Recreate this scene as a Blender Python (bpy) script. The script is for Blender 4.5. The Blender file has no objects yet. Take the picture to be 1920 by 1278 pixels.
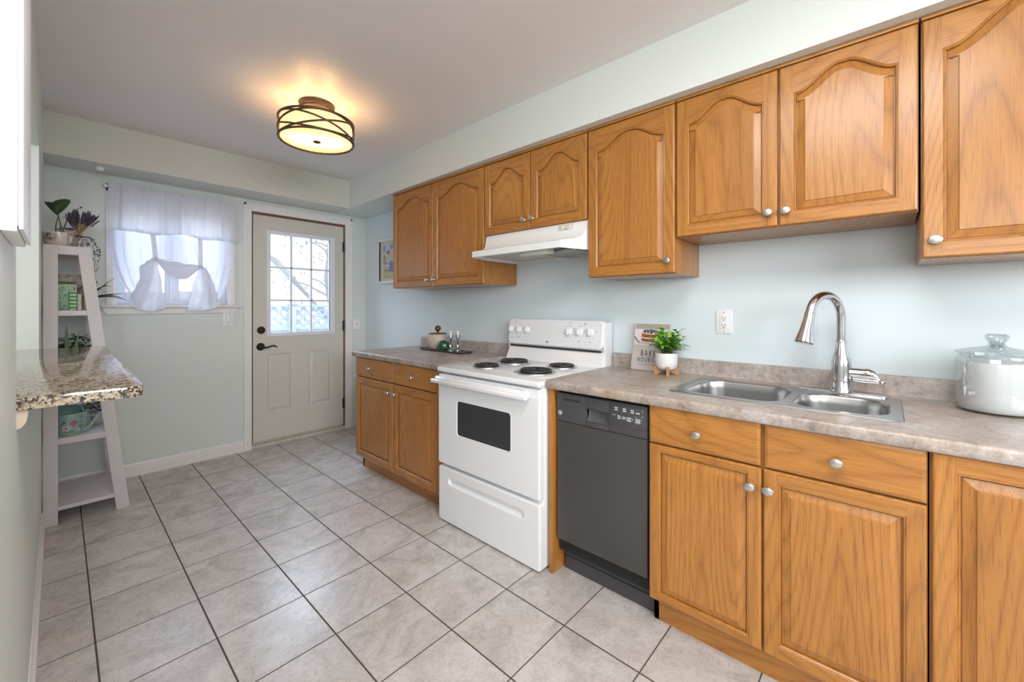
import bpy, bmesh, math, random
from mathutils import Vector, Matrix, noise as mnoise

C = bpy.context.scene.collection
SC = bpy.context.scene
PI = math.pi
rnd = random.Random(7)

# ------------------------------------------------------------------ camera
cam_d = bpy.data.cameras.new('camera')
cam = bpy.data.objects.new('camera', cam_d)
C.objects.link(cam)
cam.location = (-2.1889, -4.0930, 1.2393)
cam.rotation_euler = (PI / 2, 0, -0.8334)
cam_d.sensor_width = 36.0
cam_d.sensor_fit = 'HORIZONTAL'
cam_d.lens = 772.79 / 1920 * 36.0
cam_d.shift_y = -(639 - 575.39) / 1920
cam_d.clip_start = 0.02
SC.camera = cam

# ------------------------------------------------------------------ view, world, large lights
vs = SC.view_settings
SC.display_settings.display_device = 'sRGB'
vs.view_transform = 'Standard'
vs.look = 'None'
vs.exposure = 0.40
vs.gamma = 1.0
vs.use_curve_mapping = False
cy = SC.cycles
cy.use_denoising = True
cy.max_bounces = 10
cy.diffuse_bounces = 5
cy.glossy_bounces = 5
cy.transmission_bounces = 8
cy.transparent_max_bounces = 12
cy.sample_clamp_indirect = 6.0
cy.caustics_reflective = False
cy.caustics_refractive = False
cy.blur_glossy = 0.5

W = bpy.data.worlds.new('daylight')
SC.world = W
W.use_nodes = True
nt = W.node_tree
bg = nt.nodes['Background']
geo = nt.nodes.new('ShaderNodeTexCoord')
sep = nt.nodes.new('ShaderNodeSeparateXYZ')
ramp = nt.nodes.new('ShaderNodeValToRGB')
nt.links.new(geo.outputs['Generated'], sep.inputs[0])
nt.links.new(sep.outputs['Z'], ramp.inputs[0])
ramp.color_ramp.elements[0].position = 0.0
ramp.color_ramp.elements[0].color = (0.95, 0.98, 1.0, 1)
ramp.color_ramp.elements[1].position = 0.6
ramp.color_ramp.elements[1].color = (0.75, 0.88, 1.0, 1)
nt.links.new(ramp.outputs[0], bg.inputs[0])
bg.inputs[1].default_value = 1.15

def area(name, loc, target, sx, sy, power, color):
    d = bpy.data.lights.new(name, 'AREA')
    d.shape = 'RECTANGLE'; d.size = sx; d.size_y = sy
    d.energy = power; d.color = color
    o = bpy.data.objects.new(name, d)
    C.objects.link(o)
    o.location = loc
    o.rotation_euler = (Vector(target) - Vector(loc)).to_track_quat('-Z', 'Y').to_euler()
    o['kind'] = 'helper'
    return o
# daylight entering through the large windows of the room behind the camera
area('rear_window_daylight', (-2.6, -6.9, 1.95), (-1.3, -2.2, 0.9), 2.6, 1.2, 92, (0.93, 0.97, 1.0))
area('dining_window_daylight', (-5.0, -5.0, 1.95), (-0.5, -2.6, 1.0), 2.2, 1.2, 30, (1.0, 0.97, 0.94))
# added stand-in for flash bounced off the ceiling above the camera, no fixture
area('bounce_flash_light', (-1.75, -4.05, 2.425), (-1.75, -4.05, 0.0), 0.9, 0.9, 23, (1.0, 0.97, 0.94))
# open sky above the garden, lighting the kitchen window and the glass of the back door
area('garden_sky_daylight', (-1.0, 1.6, 3.3), (-0.9, 0.0, 1.2), 3.0, 1.6, 230, (0.66, 0.80, 1.0))

# ------------------------------------------------------------------ materials
def new_mat(name):
    m = bpy.data.materials.new(name)
    m.use_nodes = True
    return m, m.node_tree, m.node_tree.nodes['Principled BSDF']

def mat(name, col, rough=0.5, metal=0.0, var=0.0, scale=30.0, bump=0.0, coat=0.0, spec=0.5, stretch=None, emit=None):
    m, t, p = new_mat(name)
    p.inputs['Base Color'].default_value = (*col, 1)
    p.inputs['Roughness'].default_value = rough
    p.inputs['Metallic'].default_value = metal
    p.inputs['Coat Weight'].default_value = coat
    p.inputs['Coat Roughness'].default_value = 0.12
    p.inputs['Specular IOR Level'].default_value = spec
    if var or bump:
        tc = t.nodes.new('ShaderNodeTexCoord')
        n = t.nodes.new('ShaderNodeTexNoise')
        n.inputs['Scale'].default_value = scale
        n.inputs['Detail'].default_value = 4
        src = tc.outputs['Object']
        if stretch:
            mp = t.nodes.new('ShaderNodeMapping')
            mp.inputs['Scale'].default_value = stretch
            t.links.new(src, mp.inputs[0]); src = mp.outputs[0]
        t.links.new(src, n.inputs['Vector'])
        if var:
            mx = t.nodes.new('ShaderNodeMix'); mx.data_type = 'RGBA'
            mx.inputs[6].default_value = (*[c * (1 - var) for c in col], 1)
            mx.inputs[7].default_value = (*[min(1, c * (1 + var)) for c in col], 1)
            t.links.new(n.outputs['Fac'], mx.inputs[0])
            t.links.new(mx.outputs[2], p.inputs['Base Color'])
        if bump:
            b = t.nodes.new('ShaderNodeBump')
            b.inputs['Strength'].default_value = bump
            b.inputs['Distance'].default_value = 0.002
            t.links.new(n.outputs['Fac'], b.inputs['Height'])
            t.links.new(b.outputs[0], p.inputs['Normal'])
    return m

def ramp_node(t, stops):
    r = t.nodes.new('ShaderNodeValToRGB')
    e = r.color_ramp.elements
    while len(e) < len(stops): e.new(0.5)
    for k, (pos, col) in enumerate(stops):
        e[k].position = pos; e[k].color = (*col, 1)
    return r

def math_node(t, op, a, b=None):
    n = t.nodes.new('ShaderNodeMath'); n.operation = op
    for k, v in enumerate((a, b)):
        if v is None: continue
        if isinstance(v, (int, float)): n.inputs[k].default_value = v
        else: t.links.new(v, n.inputs[k])
    return n.outputs[0]

def mixc(t, f, a, b, blend='MIX'):
    n = t.nodes.new('ShaderNodeMix'); n.data_type = 'RGBA'; n.blend_type = blend
    for k, v in ((0, f), (6, a), (7, b)):
        if isinstance(v, (int, float)): n.inputs[k].default_value = v
        elif isinstance(v, tuple): n.inputs[k].default_value = (*v, 1)
        else: t.links.new(v, n.inputs[k])
    return n.outputs[2]

def noise_node(t, vec, scale, detail=3, rough=0.5, dist=0.0):
    n = t.nodes.new('ShaderNodeTexNoise')
    n.inputs['Scale'].default_value = scale; n.inputs['Detail'].default_value = detail
    n.inputs['Roughness'].default_value = rough; n.inputs['Distortion'].default_value = dist
    t.links.new(vec, n.inputs['Vector'])
    return n.outputs['Fac']

def oak(name, grain, light=(0.475, 0.205, 0.039), dark=(0.315, 0.120, 0.019), rings=26.0):
    """Honey oak; 'grain' is the local axis the boards run along."""
    m, t, p = new_mat(name)
    tc = t.nodes.new('ShaderNodeTexCoord')
    oi = t.nodes.new('ShaderNodeObjectInfo')
    off = t.nodes.new('ShaderNodeVectorMath'); off.operation = 'SCALE'
    off.inputs[0].default_value = (37.0, 11.0, 23.0)
    t.links.new(oi.outputs['Random'], off.inputs['Scale'])
    add = t.nodes.new('ShaderNodeVectorMath'); add.operation = 'ADD'
    t.links.new(tc.outputs['Object'], add.inputs[0]); t.links.new(off.outputs[0], add.inputs[1])
    def mapped(across, along):
        mp = t.nodes.new('ShaderNodeMapping')
        mp.inputs['Scale'].default_value = [along if a == grain else across for a in 'xyz']
        t.links.new(add.outputs[0], mp.inputs[0])
        return mp.outputs[0]
    big = noise_node(t, mapped(3.4, 0.50), 1.0, 0.6, 0.4, 0.15)
    wob = noise_node(t, mapped(28.0, 3.0), 1.0, 2.0, 0.5)
    ph = math_node(t, 'ADD', math_node(t, 'MULTIPLY', big, rings * 3.2), math_node(t, 'MULTIPLY', wob, 1.5))
    ring = math_node(t, 'POWER', math_node(t, 'ABSOLUTE', math_node(t, 'SINE', ph)), 0.5)
    fine = noise_node(t, mapped(150.0, 7.0), 1.0, 2.5, 0.6)
    pores = noise_node(t, mapped(380.0, 14.0), 1.0, 2.0, 0.5)
    wide = noise_node(t, mapped(5.0, 0.8), 1.0, 2.0, 0.5)
    f1 = math_node(t, 'ADD', math_node(t, 'MULTIPLY', ring, 0.30), math_node(t, 'MULTIPLY', fine, 0.34))
    r = ramp_node(t, [(0.14, dark), (0.54, light)])
    t.links.new(f1, r.inputs[0])
    tint = ramp_node(t, [(0.3, (0.90, 0.87, 0.84)), (0.7, (1.04, 1.04, 1.06))])
    t.links.new(wide, tint.inputs[0])
    c = mixc(t, 1.0, r.outputs[0], tint.outputs[0], 'MULTIPLY')
    pr = ramp_node(t, [(0.34, (0.66, 0.58, 0.52)), (0.46, (1, 1, 1))])
    t.links.new(pores, pr.inputs[0])
    c = mixc(t, 0.7, c, pr.outputs[0], 'MULTIPLY')
    t.links.new(c, p.inputs['Base Color'])
    p.inputs['Roughness'].default_value = 0.36
    p.inputs['Coat Weight'].default_value = 0.45
    p.inputs['Coat Roughness'].default_value = 0.22
    b = t.nodes.new('ShaderNodeBump')
    b.inputs['Strength'].default_value = 0.12; b.inputs['Distance'].default_value = 0.001
    t.links.new(f1, b.inputs['Height']); t.links.new(b.outputs[0], p.inputs['Normal'])
    return m

OAKV = oak('oak_vertical', 'z')
OAKH = oak('oak_horizontal', 'x')
OAKP = oak('oak_panel', 'z', rings=34.0)
OAKIN = mat('oak_gap_shadow_wood', (0.22, 0.10, 0.03), 0.7, var=0.2)

def wall_paint(name, col):
    return mat(name, col, 0.45, var=0.02, scale=3.0, bump=0.03, spec=0.35)
PAINT = wall_paint('aqua_grey_wall_paint', (0.69, 0.775, 0.82))
PAINTB = wall_paint('sage_grey_wall_paint', (0.66, 0.71, 0.685))
SOFFIT = wall_paint('soffit_paint', (0.69, 0.73, 0.70))
CEIL = wall_paint('ceiling_paint', (0.80, 0.76, 0.74))
TRIM = mat('white_trim_paint', (0.78, 0.76, 0.76), 0.35, var=0.02, scale=8)
DOORP = mat('warm_grey_door_paint', (0.59, 0.575, 0.525), 0.4, var=0.02, scale=6)
LAVWHITE = mat('white_vinyl', (0.74, 0.76, 0.84), 0.35, var=0.02)
ENAMEL = mat('white_enamel', (0.82, 0.83, 0.85), 0.16, var=0.01, scale=4, coat=0.3)
ENAMELM = mat('white_enamel_side', (0.80, 0.81, 0.83), 0.3, var=0.01, scale=4)
HOODW = mat('white_hood_enamel', (0.84, 0.85, 0.86), 0.22, var=0.01, scale=4, coat=0.2)
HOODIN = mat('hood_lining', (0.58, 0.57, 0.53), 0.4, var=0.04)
SHELFW = mat('whitewashed_wood', (0.63, 0.60, 0.61), 0.5, var=0.05, scale=12, stretch=(20, 20, 1.5), bump=0.1)
BLACKG = mat('black_oven_glass', (0.035, 0.037, 0.04), 0.12, var=0.1, coat=0.3)
COIL = mat('black_heating_coil', (0.035, 0.036, 0.038), 0.42, metal=0.3, var=0.2)
CHROME = mat('chrome', (0.64, 0.63, 0.645), 0.09, metal=1.0, var=0.02)
PAN = mat('chrome_drip_pan', (0.62, 0.62, 0.63), 0.25, metal=1.0, var=0.05)
STEEL = mat('brushed_steel', (0.42, 0.42, 0.415), 0.30, metal=1.0, var=0.06, scale=20, stretch=(1, 40, 40))
NICKEL = mat('satin_nickel', (0.62, 0.60, 0.58), 0.30, metal=1.0, var=0.04)
BLACKP = mat('black_plastic', (0.060, 0.059, 0.062), 0.42, var=0.06)
BLACKD = mat('black_dishwasher_door', (0.060, 0.056, 0.055), 0.24, var=0.08, scale=5)
DARK = mat('dark_recess', (0.012, 0.012, 0.012), 0.8, var=0.1)
BRONZE = mat('oil_rubbed_bronze', (0.030, 0.024, 0.020), 0.38, metal=0.6, var=0.2)
LAMPMETAL = mat('bronze_lamp_metal', (0.11, 0.075, 0.05), 0.45, metal=0.6, var=0.15)
SILVER = mat('silver_print', (0.55, 0.60, 0.66), 0.35, metal=0.4, var=0.05)
PRINTW = mat('pale_print', (0.62, 0.64, 0.66), 0.5, var=0.05)
PRINTK = mat('dark_print', (0.05, 0.05, 0.055), 0.5, var=0.1)
PLASTIC = mat('white_plastic', (0.82, 0.83, 0.84), 0.3, var=0.01)
CREAM = mat('cream_ceramic', (0.66, 0.585, 0.53), 0.25, var=0.03, scale=10, coat=0.3)
BEIGE = mat('beige_stoneware', (0.55, 0.47, 0.40), 0.5, var=0.05, scale=25)
GREENG = mat('green_glaze', (0.012, 0.085, 0.035), 0.12, var=0.3, scale=18, coat=0.5)
WALNUT = mat('dark_walnut', (0.085, 0.035, 0.028), 0.35, var=0.25, scale=8, stretch=(40, 2, 40))
STANDW = mat('warm_teak', (0.36, 0.20, 0.09), 0.5, var=0.2, scale=8, stretch=(30, 30, 2))
KNOBW = mat('dark_wood_knob', (0.12, 0.055, 0.025), 0.25, var=0.5, scale=60)
WAX = mat('ivory_wax', (0.78, 0.74, 0.62), 0.45, var=0.02)
SOIL = mat('potting_soil', (0.035, 0.025, 0.018), 0.9, var=0.4, scale=80)
LEAFB = mat('bright_green_leaf', (0.19, 0.47, 0.035), 0.4, var=0.55, scale=22)
LEAFD = mat('dark_green_leaf', (0.020, 0.060, 0.018), 0.35, var=0.35, scale=12)
LEAFM = mat('mid_green_leaf', (0.05, 0.13, 0.035), 0.4, var=0.4, scale=14)
STEM = mat('olive_stem', (0.055, 0.075, 0.03), 0.5, var=0.3)
LAVENDER = mat('dried_lavender', (0.062, 0.048, 0.072), 0.8, var=0.4, scale=90)
STRAW = mat('dried_stalks', (0.28, 0.19, 0.09), 0.7, var=0.3, scale=60)
WHITEPOT = mat('white_pot_glaze', (0.74, 0.73, 0.72), 0.3, var=0.03, bump=0.5, scale=120)
SCROLL = mat('charcoal_scroll_paint', (0.035, 0.033, 0.035), 0.4, var=0.2)
MINT = mat('mint_tin', (0.25, 0.40, 0.375), 0.35, var=0.06, scale=10)
ROSE = mat('rose_print', (0.42, 0.10, 0.14), 0.5, var=0.3, scale=40)
BLOSSOM = mat('pale_blossom_print', (0.62, 0.52, 0.50), 0.5, var=0.12, scale=40)
OLIVE = mat('olive_print', (0.26, 0.23, 0.08), 0.5, var=0.2)
FLOUR = mat('white_flour', (0.90, 0.90, 0.91), 0.9, var=0.03, scale=18)
PAPER = mat('book_pages', (0.75, 0.72, 0.66), 0.7, var=0.06, scale=6, stretch=(1, 300, 1))
COVER = mat('pale_grey_cover', (0.60, 0.56, 0.535), 0.45, var=0.03)
COVERTOP = mat('taupe_cover_band', (0.42, 0.38, 0.31), 0.45, var=0.05)
COVERMID = mat('white_cover_photo', (0.74, 0.71, 0.69), 0.45, var=0.04)
SPONGE = mat('cake_sponge', (0.42, 0.12, 0.045), 0.7, var=0.25, scale=120)
CREAMF = mat('cake_cream', (0.82, 0.76, 0.72), 0.6, var=0.04)
BERRY = mat('blueberries', (0.05, 0.055, 0.13), 0.4, var=0.5, scale=200)
BIRCH = mat('pale_corbel_wood', (0.62, 0.52, 0.42), 0.5, var=0.1, scale=8, stretch=(20, 20, 2))
PATIO = mat('pale_concrete', (0.62, 0.63, 0.64), 0.8, var=0.1, scale=3)
FENCE = mat('pale_fence_paint', (0.47, 0.52, 0.60), 0.6, var=0.1, scale=8)
BARK = mat('pale_bark', (0.60, 0.59, 0.60), 0.8, var=0.2, scale=20)
GARDEN = mat('pale_foliage', (0.60, 0.62, 0.46), 0.6, var=0.4, scale=10)

def laminate():
    m, t, p = new_mat('taupe_stone_laminate')
    tc = t.nodes.new('ShaderNodeTexCoord')
    v = tc.outputs['Object']
    a = noise_node(t, v, 9, 5, 0.65, 0.8)
    b = noise_node(t, v, 55, 5, 0.7)
    c = noise_node(t, v, 3.0, 3, 0.5, 1.2)
    r1 = ramp_node(t, [(0.36, (0.235, 0.197, 0.172)), (0.48, (0.39, 0.345, 0.315)), (0.56, (0.455, 0.41, 0.38)), (0.66, (0.60, 0.56, 0.53))])
    t.links.new(math_node(t, 'ADD', math_node(t, 'MULTIPLY', a, 0.5), math_node(t, 'MULTIPLY', b, 0.5)), r1.inputs[0])
    r2 = ramp_node(t, [(0.38, (0.92, 0.82, 0.72)), (0.62, (1.04, 1.05, 1.09))])
    t.links.new(c, r2.inputs[0])
    col = mixc(t, 1.0, r1.outputs[0], r2.outputs[0], 'MULTIPLY')
    sp = noise_node(t, v, 240, 2, 0.5)
    r3 = ramp_node(t, [(0.36, (0.72, 0.70, 0.68)), (0.46, (1, 1, 1))])
    t.links.new(sp, r3.inputs[0])
    col = mixc(t, 0.7, col, r3.outputs[0], 'MULTIPLY')
    t.links.new(col, p.inputs['Base Color'])
    p.inputs['Roughness'].default_value = 0.33
    return m
LAM = laminate()

def granite():
    m, t, p = new_mat('speckled_granite')
    tc = t.nodes.new('ShaderNodeTexCoord')
    v = tc.outputs['Object']
    def vor(scale):
        n = t.nodes.new('ShaderNodeTexVoronoi'); n.inputs['Scale'].default_value = scale
        t.links.new(v, n.inputs['Vector'])
        s = t.nodes.new('ShaderNodeSeparateColor'); t.links.new(n.outputs['Color'], s.inputs[0])
        return s.outputs[0], s.outputs[1]
    a, a2 = vor(205)
    b, b2 = vor(370)
    r1 = ramp_node(t, [(0.0, (0.030, 0.026, 0.024)), (0.24, (0.06, 0.05, 0.045)), (0.30, (0.20, 0.15, 0.115)), (0.45, (0.50, 0.42, 0.30)), (1.0, (0.68, 0.60, 0.47))])
    r1.color_ramp.interpolation = 'LINEAR'
    t.links.new(a, r1.inputs[0])
    r2 = ramp_node(t, [(0.0, (0.10, 0.08, 0.07)), (0.3, (0.75, 0.70, 0.64)), (1.0, (1.05, 1.0, 0.95))])
    t.links.new(b, r2.inputs[0])
    t.links.new(mixc(t, 0.75, r1.outputs[0], r2.outputs[0], 'MULTIPLY'), p.inputs['Base Color'])
    p.inputs['Roughness'].default_value = 0.05
    p.inputs['Specular IOR Level'].default_value = 0.95
    return m
GRANITE = granite()

TILE, GX, GY = 0.3082, -2.0968, -0.0823
def tiles():
    m, t, p = new_mat('marbled_floor_tile')
    g = t.nodes.new('ShaderNodeNewGeometry')
    s = t.nodes.new('ShaderNodeSeparateXYZ'); t.links.new(g.outputs['Position'], s.inputs[0])
    def edge(c, o):
        u = math_node(t, 'DIVIDE', math_node(t, 'SUBTRACT', c, o - 60 * TILE), TILE)
        cell = math_node(t, 'FLOOR', u)
        fr = math_node(t, 'FRACT', u)
        d = math_node(t, 'MINIMUM', fr, math_node(t, 'SUBTRACT', 1.0, fr))
        return cell, math_node(t, 'MULTIPLY', d, TILE)
    cx, dx = edge(s.outputs['X'], GX)
    cyy, dy = edge(s.outputs['Y'], GY)
    # the joints along the room are a little wider than the ones across it
    mx = math_node(t, 'MULTIPLY', math_node(t, 'SUBTRACT', dx, 0.0021), 700)
    my = math_node(t, 'MULTIPLY', math_node(t, 'SUBTRACT', dy, 0.0014), 700)
    mask = math_node(t, 'MINIMUM', math_node(t, 'MAXIMUM', math_node(t, 'MINIMUM', mx, my), 0.0), 1.0)
    cv = t.nodes.new('ShaderNodeCombineXYZ'); t.links.new(cx, cv.inputs[0]); t.links.new(cyy, cv.inputs[1])
    wn = t.nodes.new('ShaderNodeTexWhiteNoise'); wn.noise_dimensions = '3D'; t.links.new(cv.outputs[0], wn.inputs['Vector'])
    off = t.nodes.new('ShaderNodeVectorMath'); off.operation = 'SCALE'; off.inputs['Scale'].default_value = 9.0
    t.links.new(wn.outputs['Color'], off.inputs[0])
    add = t.nodes.new('ShaderNodeVectorMath'); add.operation = 'ADD'
    t.links.new(g.outputs['Position'], add.inputs[0]); t.links.new(off.outputs[0], add.inputs[1])
    v = add.outputs[0]
    a = noise_node(t, v, 5.5, 6, 0.62, 1.2)
    b = noise_node(t, v, 11, 5, 0.6, 2.2)
    base = ramp_node(t, [(0.30, (0.43, 0.40, 0.38)), (0.5, (0.545, 0.515, 0.495)), (0.7, (0.63, 0.60, 0.585))])
    t.links.new(a, base.inputs[0])
    vein = math_node(t, 'ABSOLUTE', math_node(t, 'SUBTRACT', b, 0.5))
    vr = ramp_node(t, [(0.0, (0.80, 0.77, 0.74)), (0.035, (1, 1, 1))])
    t.links.new(vein, vr.inputs[0])
    col = mixc(t, 0.8, base.outputs[0], vr.outputs[0], 'MULTIPLY')
    tone = ramp_node(t, [(0.0, (0.95, 0.94, 0.93)), (1.0, (1.03, 1.03, 1.04))])
    t.links.new(wn.outputs['Value'], tone.inputs[0])
    col = mixc(t, 1.0, col, tone.outputs[0], 'MULTIPLY')
    col = mixc(t, mask, (0.075, 0.055, 0.045), col)
    t.links.new(col, p.inputs['Base Color'])
    rr = t.nodes.new('ShaderNodeMapRange')
    t.links.new(mask, rr.inputs[0]); rr.inputs[3].default_value = 0.85; rr.inputs[4].default_value = 0.27
    t.links.new(rr.outputs[0], p.inputs['Roughness'])
    bp = t.nodes.new('ShaderNodeBump'); bp.inputs['Strength'].default_value = 0.5; bp.inputs['Distance'].default_value = 0.002
    t.links.new(math_node(t, 'ADD', mask, math_node(t, 'MULTIPLY', a, 0.12)), bp.inputs['Height'])
    t.links.new(bp.outputs[0], p.inputs['Normal'])
    return m
TILES = tiles()

def clear_glass(name, tint=(1, 1, 1), facing=0.06, rough=0.02, edge=0.5):
    """Thin pane or vessel wall: mostly lets light through, reflects more at grazing angles."""
    m = bpy.data.materials.new(name); m.use_nodes = True
    t = m.node_tree; t.nodes.remove(t.nodes['Principled BSDF'])
    out = t.nodes['Material Output']
    tr = t.nodes.new('ShaderNodeBsdfTransparent'); tr.inputs[0].default_value = (*tint, 1)
    gl = t.nodes.new('ShaderNodeBsdfGlossy'); gl.inputs['Roughness'].default_value = rough
    lw = t.nodes.new('ShaderNodeLayerWeight'); lw.inputs[0].default_value = 0.25
    mr = t.nodes.new('ShaderNodeMapRange'); t.links.new(lw.outputs['Facing'], mr.inputs[0])
    mr.inputs[3].default_value = facing; mr.inputs[4].default_value = edge
    mx = t.nodes.new('ShaderNodeMixShader')
    t.links.new(mr.outputs[0], mx.inputs[0]); t.links.new(tr.outputs[0], mx.inputs[1]); t.links.new(gl.outputs[0], mx.inputs[2])
    t.links.new(mx.outputs[0], out.inputs[0])
    return m
PANE = clear_glass('window_glass', (0.97, 0.985, 1.0), 0.04, 0.01, 0.35)
JARG = clear_glass('jar_glass', (0.955, 0.97, 0.97), 0.04, 0.03, 0.70)
CRYSTAL = clear_glass('cut_crystal', (0.82, 0.88, 0.92), 0.25, 0.05, 0.85)

def cloth(name, col, sheer, trans):
    m = bpy.data.materials.new(name); m.use_nodes = True
    t = m.node_tree; t.nodes.remove(t.nodes['Principled BSDF'])
    out = t.nodes['Material Output']
    tc = t.nodes.new('ShaderNodeTexCoord')
    n = noise_node(t, tc.outputs['Object'], 14, 3)
    c = mixc(t, n, tuple(x * 0.93 for x in col), col)
    d = t.nodes.new('ShaderNodeBsdfDiffuse'); l = t.nodes.new('ShaderNodeBsdfTranslucent'); tr = t.nodes.new('ShaderNodeBsdfTransparent')
    t.links.new(c, d.inputs[0]); t.links.new(c, l.inputs[0])
    m1 = t.nodes.new('ShaderNodeMixShader'); m1.inputs[0].default_value = trans
    t.links.new(d.outputs[0], m1.inputs[1]); t.links.new(l.outputs[0], m1.inputs[2])
    m2 = t.nodes.new('ShaderNodeMixShader'); m2.inputs[0].default_value = sheer
    t.links.new(m1.outputs[0], m2.inputs[1]); t.links.new(tr.outputs[0], m2.inputs[2])
    t.links.new(m2.outputs[0], out.inputs[0])
    return m
VOILE = cloth('lavender_white_voile', (0.78, 0.77, 0.82), 0.05, 0.34)
VOILES = cloth('sheer_lavender_white_voile', (0.80, 0.81, 0.89), 0.13, 0.42)
SHADE = cloth('cream_linen_shade', (0.92, 0.82, 0.64), 0.0, 0.5)
DIFFUSER = cloth('frosted_diffuser', (0.95, 0.90, 0.78), 0.0, 0.75)

# ------------------------------------------------------------------ mesh helpers
class B:
    """Collects shapes, then links them as ONE mesh object."""
    def __init__(s): s.bm = bmesh.new()
    def _take(s, t, mi=0, M=None):
        if M is not None: bmesh.ops.transform(t, matrix=M, verts=t.verts)
        for f in t.faces: f.material_index = mi if mi is not None else f.material_index
        me = bpy.data.meshes.new('t'); t.to_mesh(me); t.free()
        s.bm.from_mesh(me); bpy.data.meshes.remove(me)
        return s
    def box(s, x0, x1, y0, y1, z0, z1, bev=0.0, mi=0, seg=2, M=None):
        t = bmesh.new()
        bmesh.ops.create_cube(t, size=1)
        for v in t.verts:
            v.co = Vector(((x0 + x1) / 2 + v.co.x * (x1 - x0), (y0 + y1) / 2 + v.co.y * (y1 - y0), (z0 + z1) / 2 + v.co.z * (z1 - z0)))
        if bev: bmesh.ops.bevel(t, geom=t.edges[:], offset=bev, segments=seg, profile=0.6, affect='EDGES')
        return s._take(t, mi, M)
    def lathe(s, prof, c=(0, 0, 0), n=32, mi=0, M=None, squash=(1, 1)):
        t = bmesh.new(); rows = []
        for r, z in prof:
            if r < 1e-6: rows.append([t.verts.new((0, 0, z))])
            else: rows.append([t.verts.new((r * squash[0] * math.cos(2 * PI * k / n), r * squash[1] * math.sin(2 * PI * k / n), z)) for k in range(n)])
        for a, b in zip(rows, rows[1:]):
            for k in range(n):
                k2 = (k + 1) % n
                if len(a) == 1 and len(b) == 1: continue
                if len(a) == 1: t.faces.new((a[0], b[k2], b[k]))
                elif len(b) == 1: t.faces.new((a[k], a[k2], b[0]))
                else: t.faces.new((a[k], a[k2], b[k2], b[k]))
        bmesh.ops.recalc_face_normals(t, faces=t.faces)
        m = Matrix.Translation(c)
        if M is not None: m = m @ M
        return s._take(t, mi, m)
    def tube(s, pts, r, n=10, mi=0, cap=True, flat=None, M=None):
        t = bmesh.new(); pts = [Vector(p) for p in pts]; N = len(pts)
        rs = r if isinstance(r, (list, tuple)) else [r] * N
        rows = []; prev = None
        for i, p in enumerate(pts):
            d = (pts[min(i + 1, N - 1)] - pts[max(i - 1, 0)])
            d = d.normalized() if d.length > 1e-9 else Vector((0, 0, 1))
            if prev is None:
                up = Vector((0, 0, 1)) if abs(d.z) < 0.9 else Vector((1, 0, 0))
                a = (up - d * up.dot(d)).normalized()
            else:
                a = prev - d * prev.dot(d)
                a = a.normalized() if a.length > 1e-6 else prev
            prev = a; b = d.cross(a)
            fl = flat if flat else 1.0
            rows.append([t.verts.new(p + (a * math.cos(2 * PI * k / n) + b * fl * math.sin(2 * PI * k / n)) * rs[i]) for k in range(n)])
        for A, Bb in zip(rows, rows[1:]):
            for k in range(n): t.faces.new((A[k], A[(k + 1) % n], Bb[(k + 1) % n], Bb[k]))
        if cap:
            t.faces.new(rows[0][::-1]); t.faces.new(rows[-1])
        bmesh.ops.recalc_face_normals(t, faces=t.faces)
        return s._take(t, mi, M)
    def prism(s, poly, axis, a, b, mi=0, bev=0.0, M=None):
        """poly: 2D points; axis 'x': (y,z), 'y': (x,z), 'z': (x,y)"""
        t = bmesh.new()
        def P(p, d): return {'x': (d, p[0], p[1]), 'y': (p[0], d, p[1]), 'z': (p[0], p[1], d)}[axis]
        A = [t.verts.new(P(p, a)) for p in poly]; D = [t.verts.new(P(p, b)) for p in poly]
        n = len(poly)
        t.faces.new(A); t.faces.new(D[::-1])
        for k in range(n): t.faces.new((A[k], D[k], D[(k + 1) % n], A[(k + 1) % n]))
        bmesh.ops.recalc_face_normals(t, faces=t.faces)
        if bev: bmesh.ops.bevel(t, geom=t.edges[:], offset=bev, segments=2, profile=0.6, affect='EDGES')
        return s._take(t, mi, M)
    def grid(s, rows, mi=0, closed=False, M=None):
        t = bmesh.new(); R = [[t.verts.new(p) for p in row] for row in rows]
        for a, b in zip(R, R[1:]):
            m = len(a)
            for k in range(m if closed else m - 1): t.faces.new((a[k], a[(k + 1) % m], b[(k + 1) % m], b[k]))
        return s._take(t, mi, M)
    def ball(s, c, r, mi=0, sub=2, sc=(1, 1, 1)):
        t = bmesh.new(); bmesh.ops.create_icosphere(t, subdivisions=sub, radius=r)
        return s._take(t, mi, Matrix.Translation(c) @ Matrix.Diagonal((*sc, 1)))
    def poly(s, pts, mi=0):
        t = bmesh.new(); t.faces.new([t.verts.new(p) for p in pts])
        return s._take(t, mi)
    def loops(s, rings, mi=0, cap=True):
        """skin a list of equally long closed rings, optionally filling the last"""
        t = bmesh.new(); R = [[t.verts.new(p) for p in r] for r in rings]; n = len(rings[0])
        for a, b in zip(R, R[1:]):
            for k in range(n): t.faces.new((a[k], a[(k + 1) % n], b[(k + 1) % n], b[k]))
        if cap: t.faces.new(R[-1])
        return s._take(t, mi)
    def leaf(s, base, d, up, L, w, mi=0, curl=0.3, fold=0.25, n=5):
        d = Vector(d).normalized(); up = Vector(up); side = d.cross(up)
        if side.length < 1e-4: side = d.cross(Vector((1, 0.3, 0)))
        side.normalize(); nrm = side.cross(d).normalized()
        rows = []
        for i in range(n + 1):
            u = i / n
            ww = w * 0.5 * math.sin(PI * (0.04 + 0.96 * u) ** 0.8) if u < 1 else 0.0008
            c = Vector(base) + d * L * u - nrm * (curl * L * u * u)
            rows.append([c - side * ww + nrm * ww * fold, c, c + side * ww + nrm * ww * fold])
        return s.grid(rows, mi)
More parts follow.
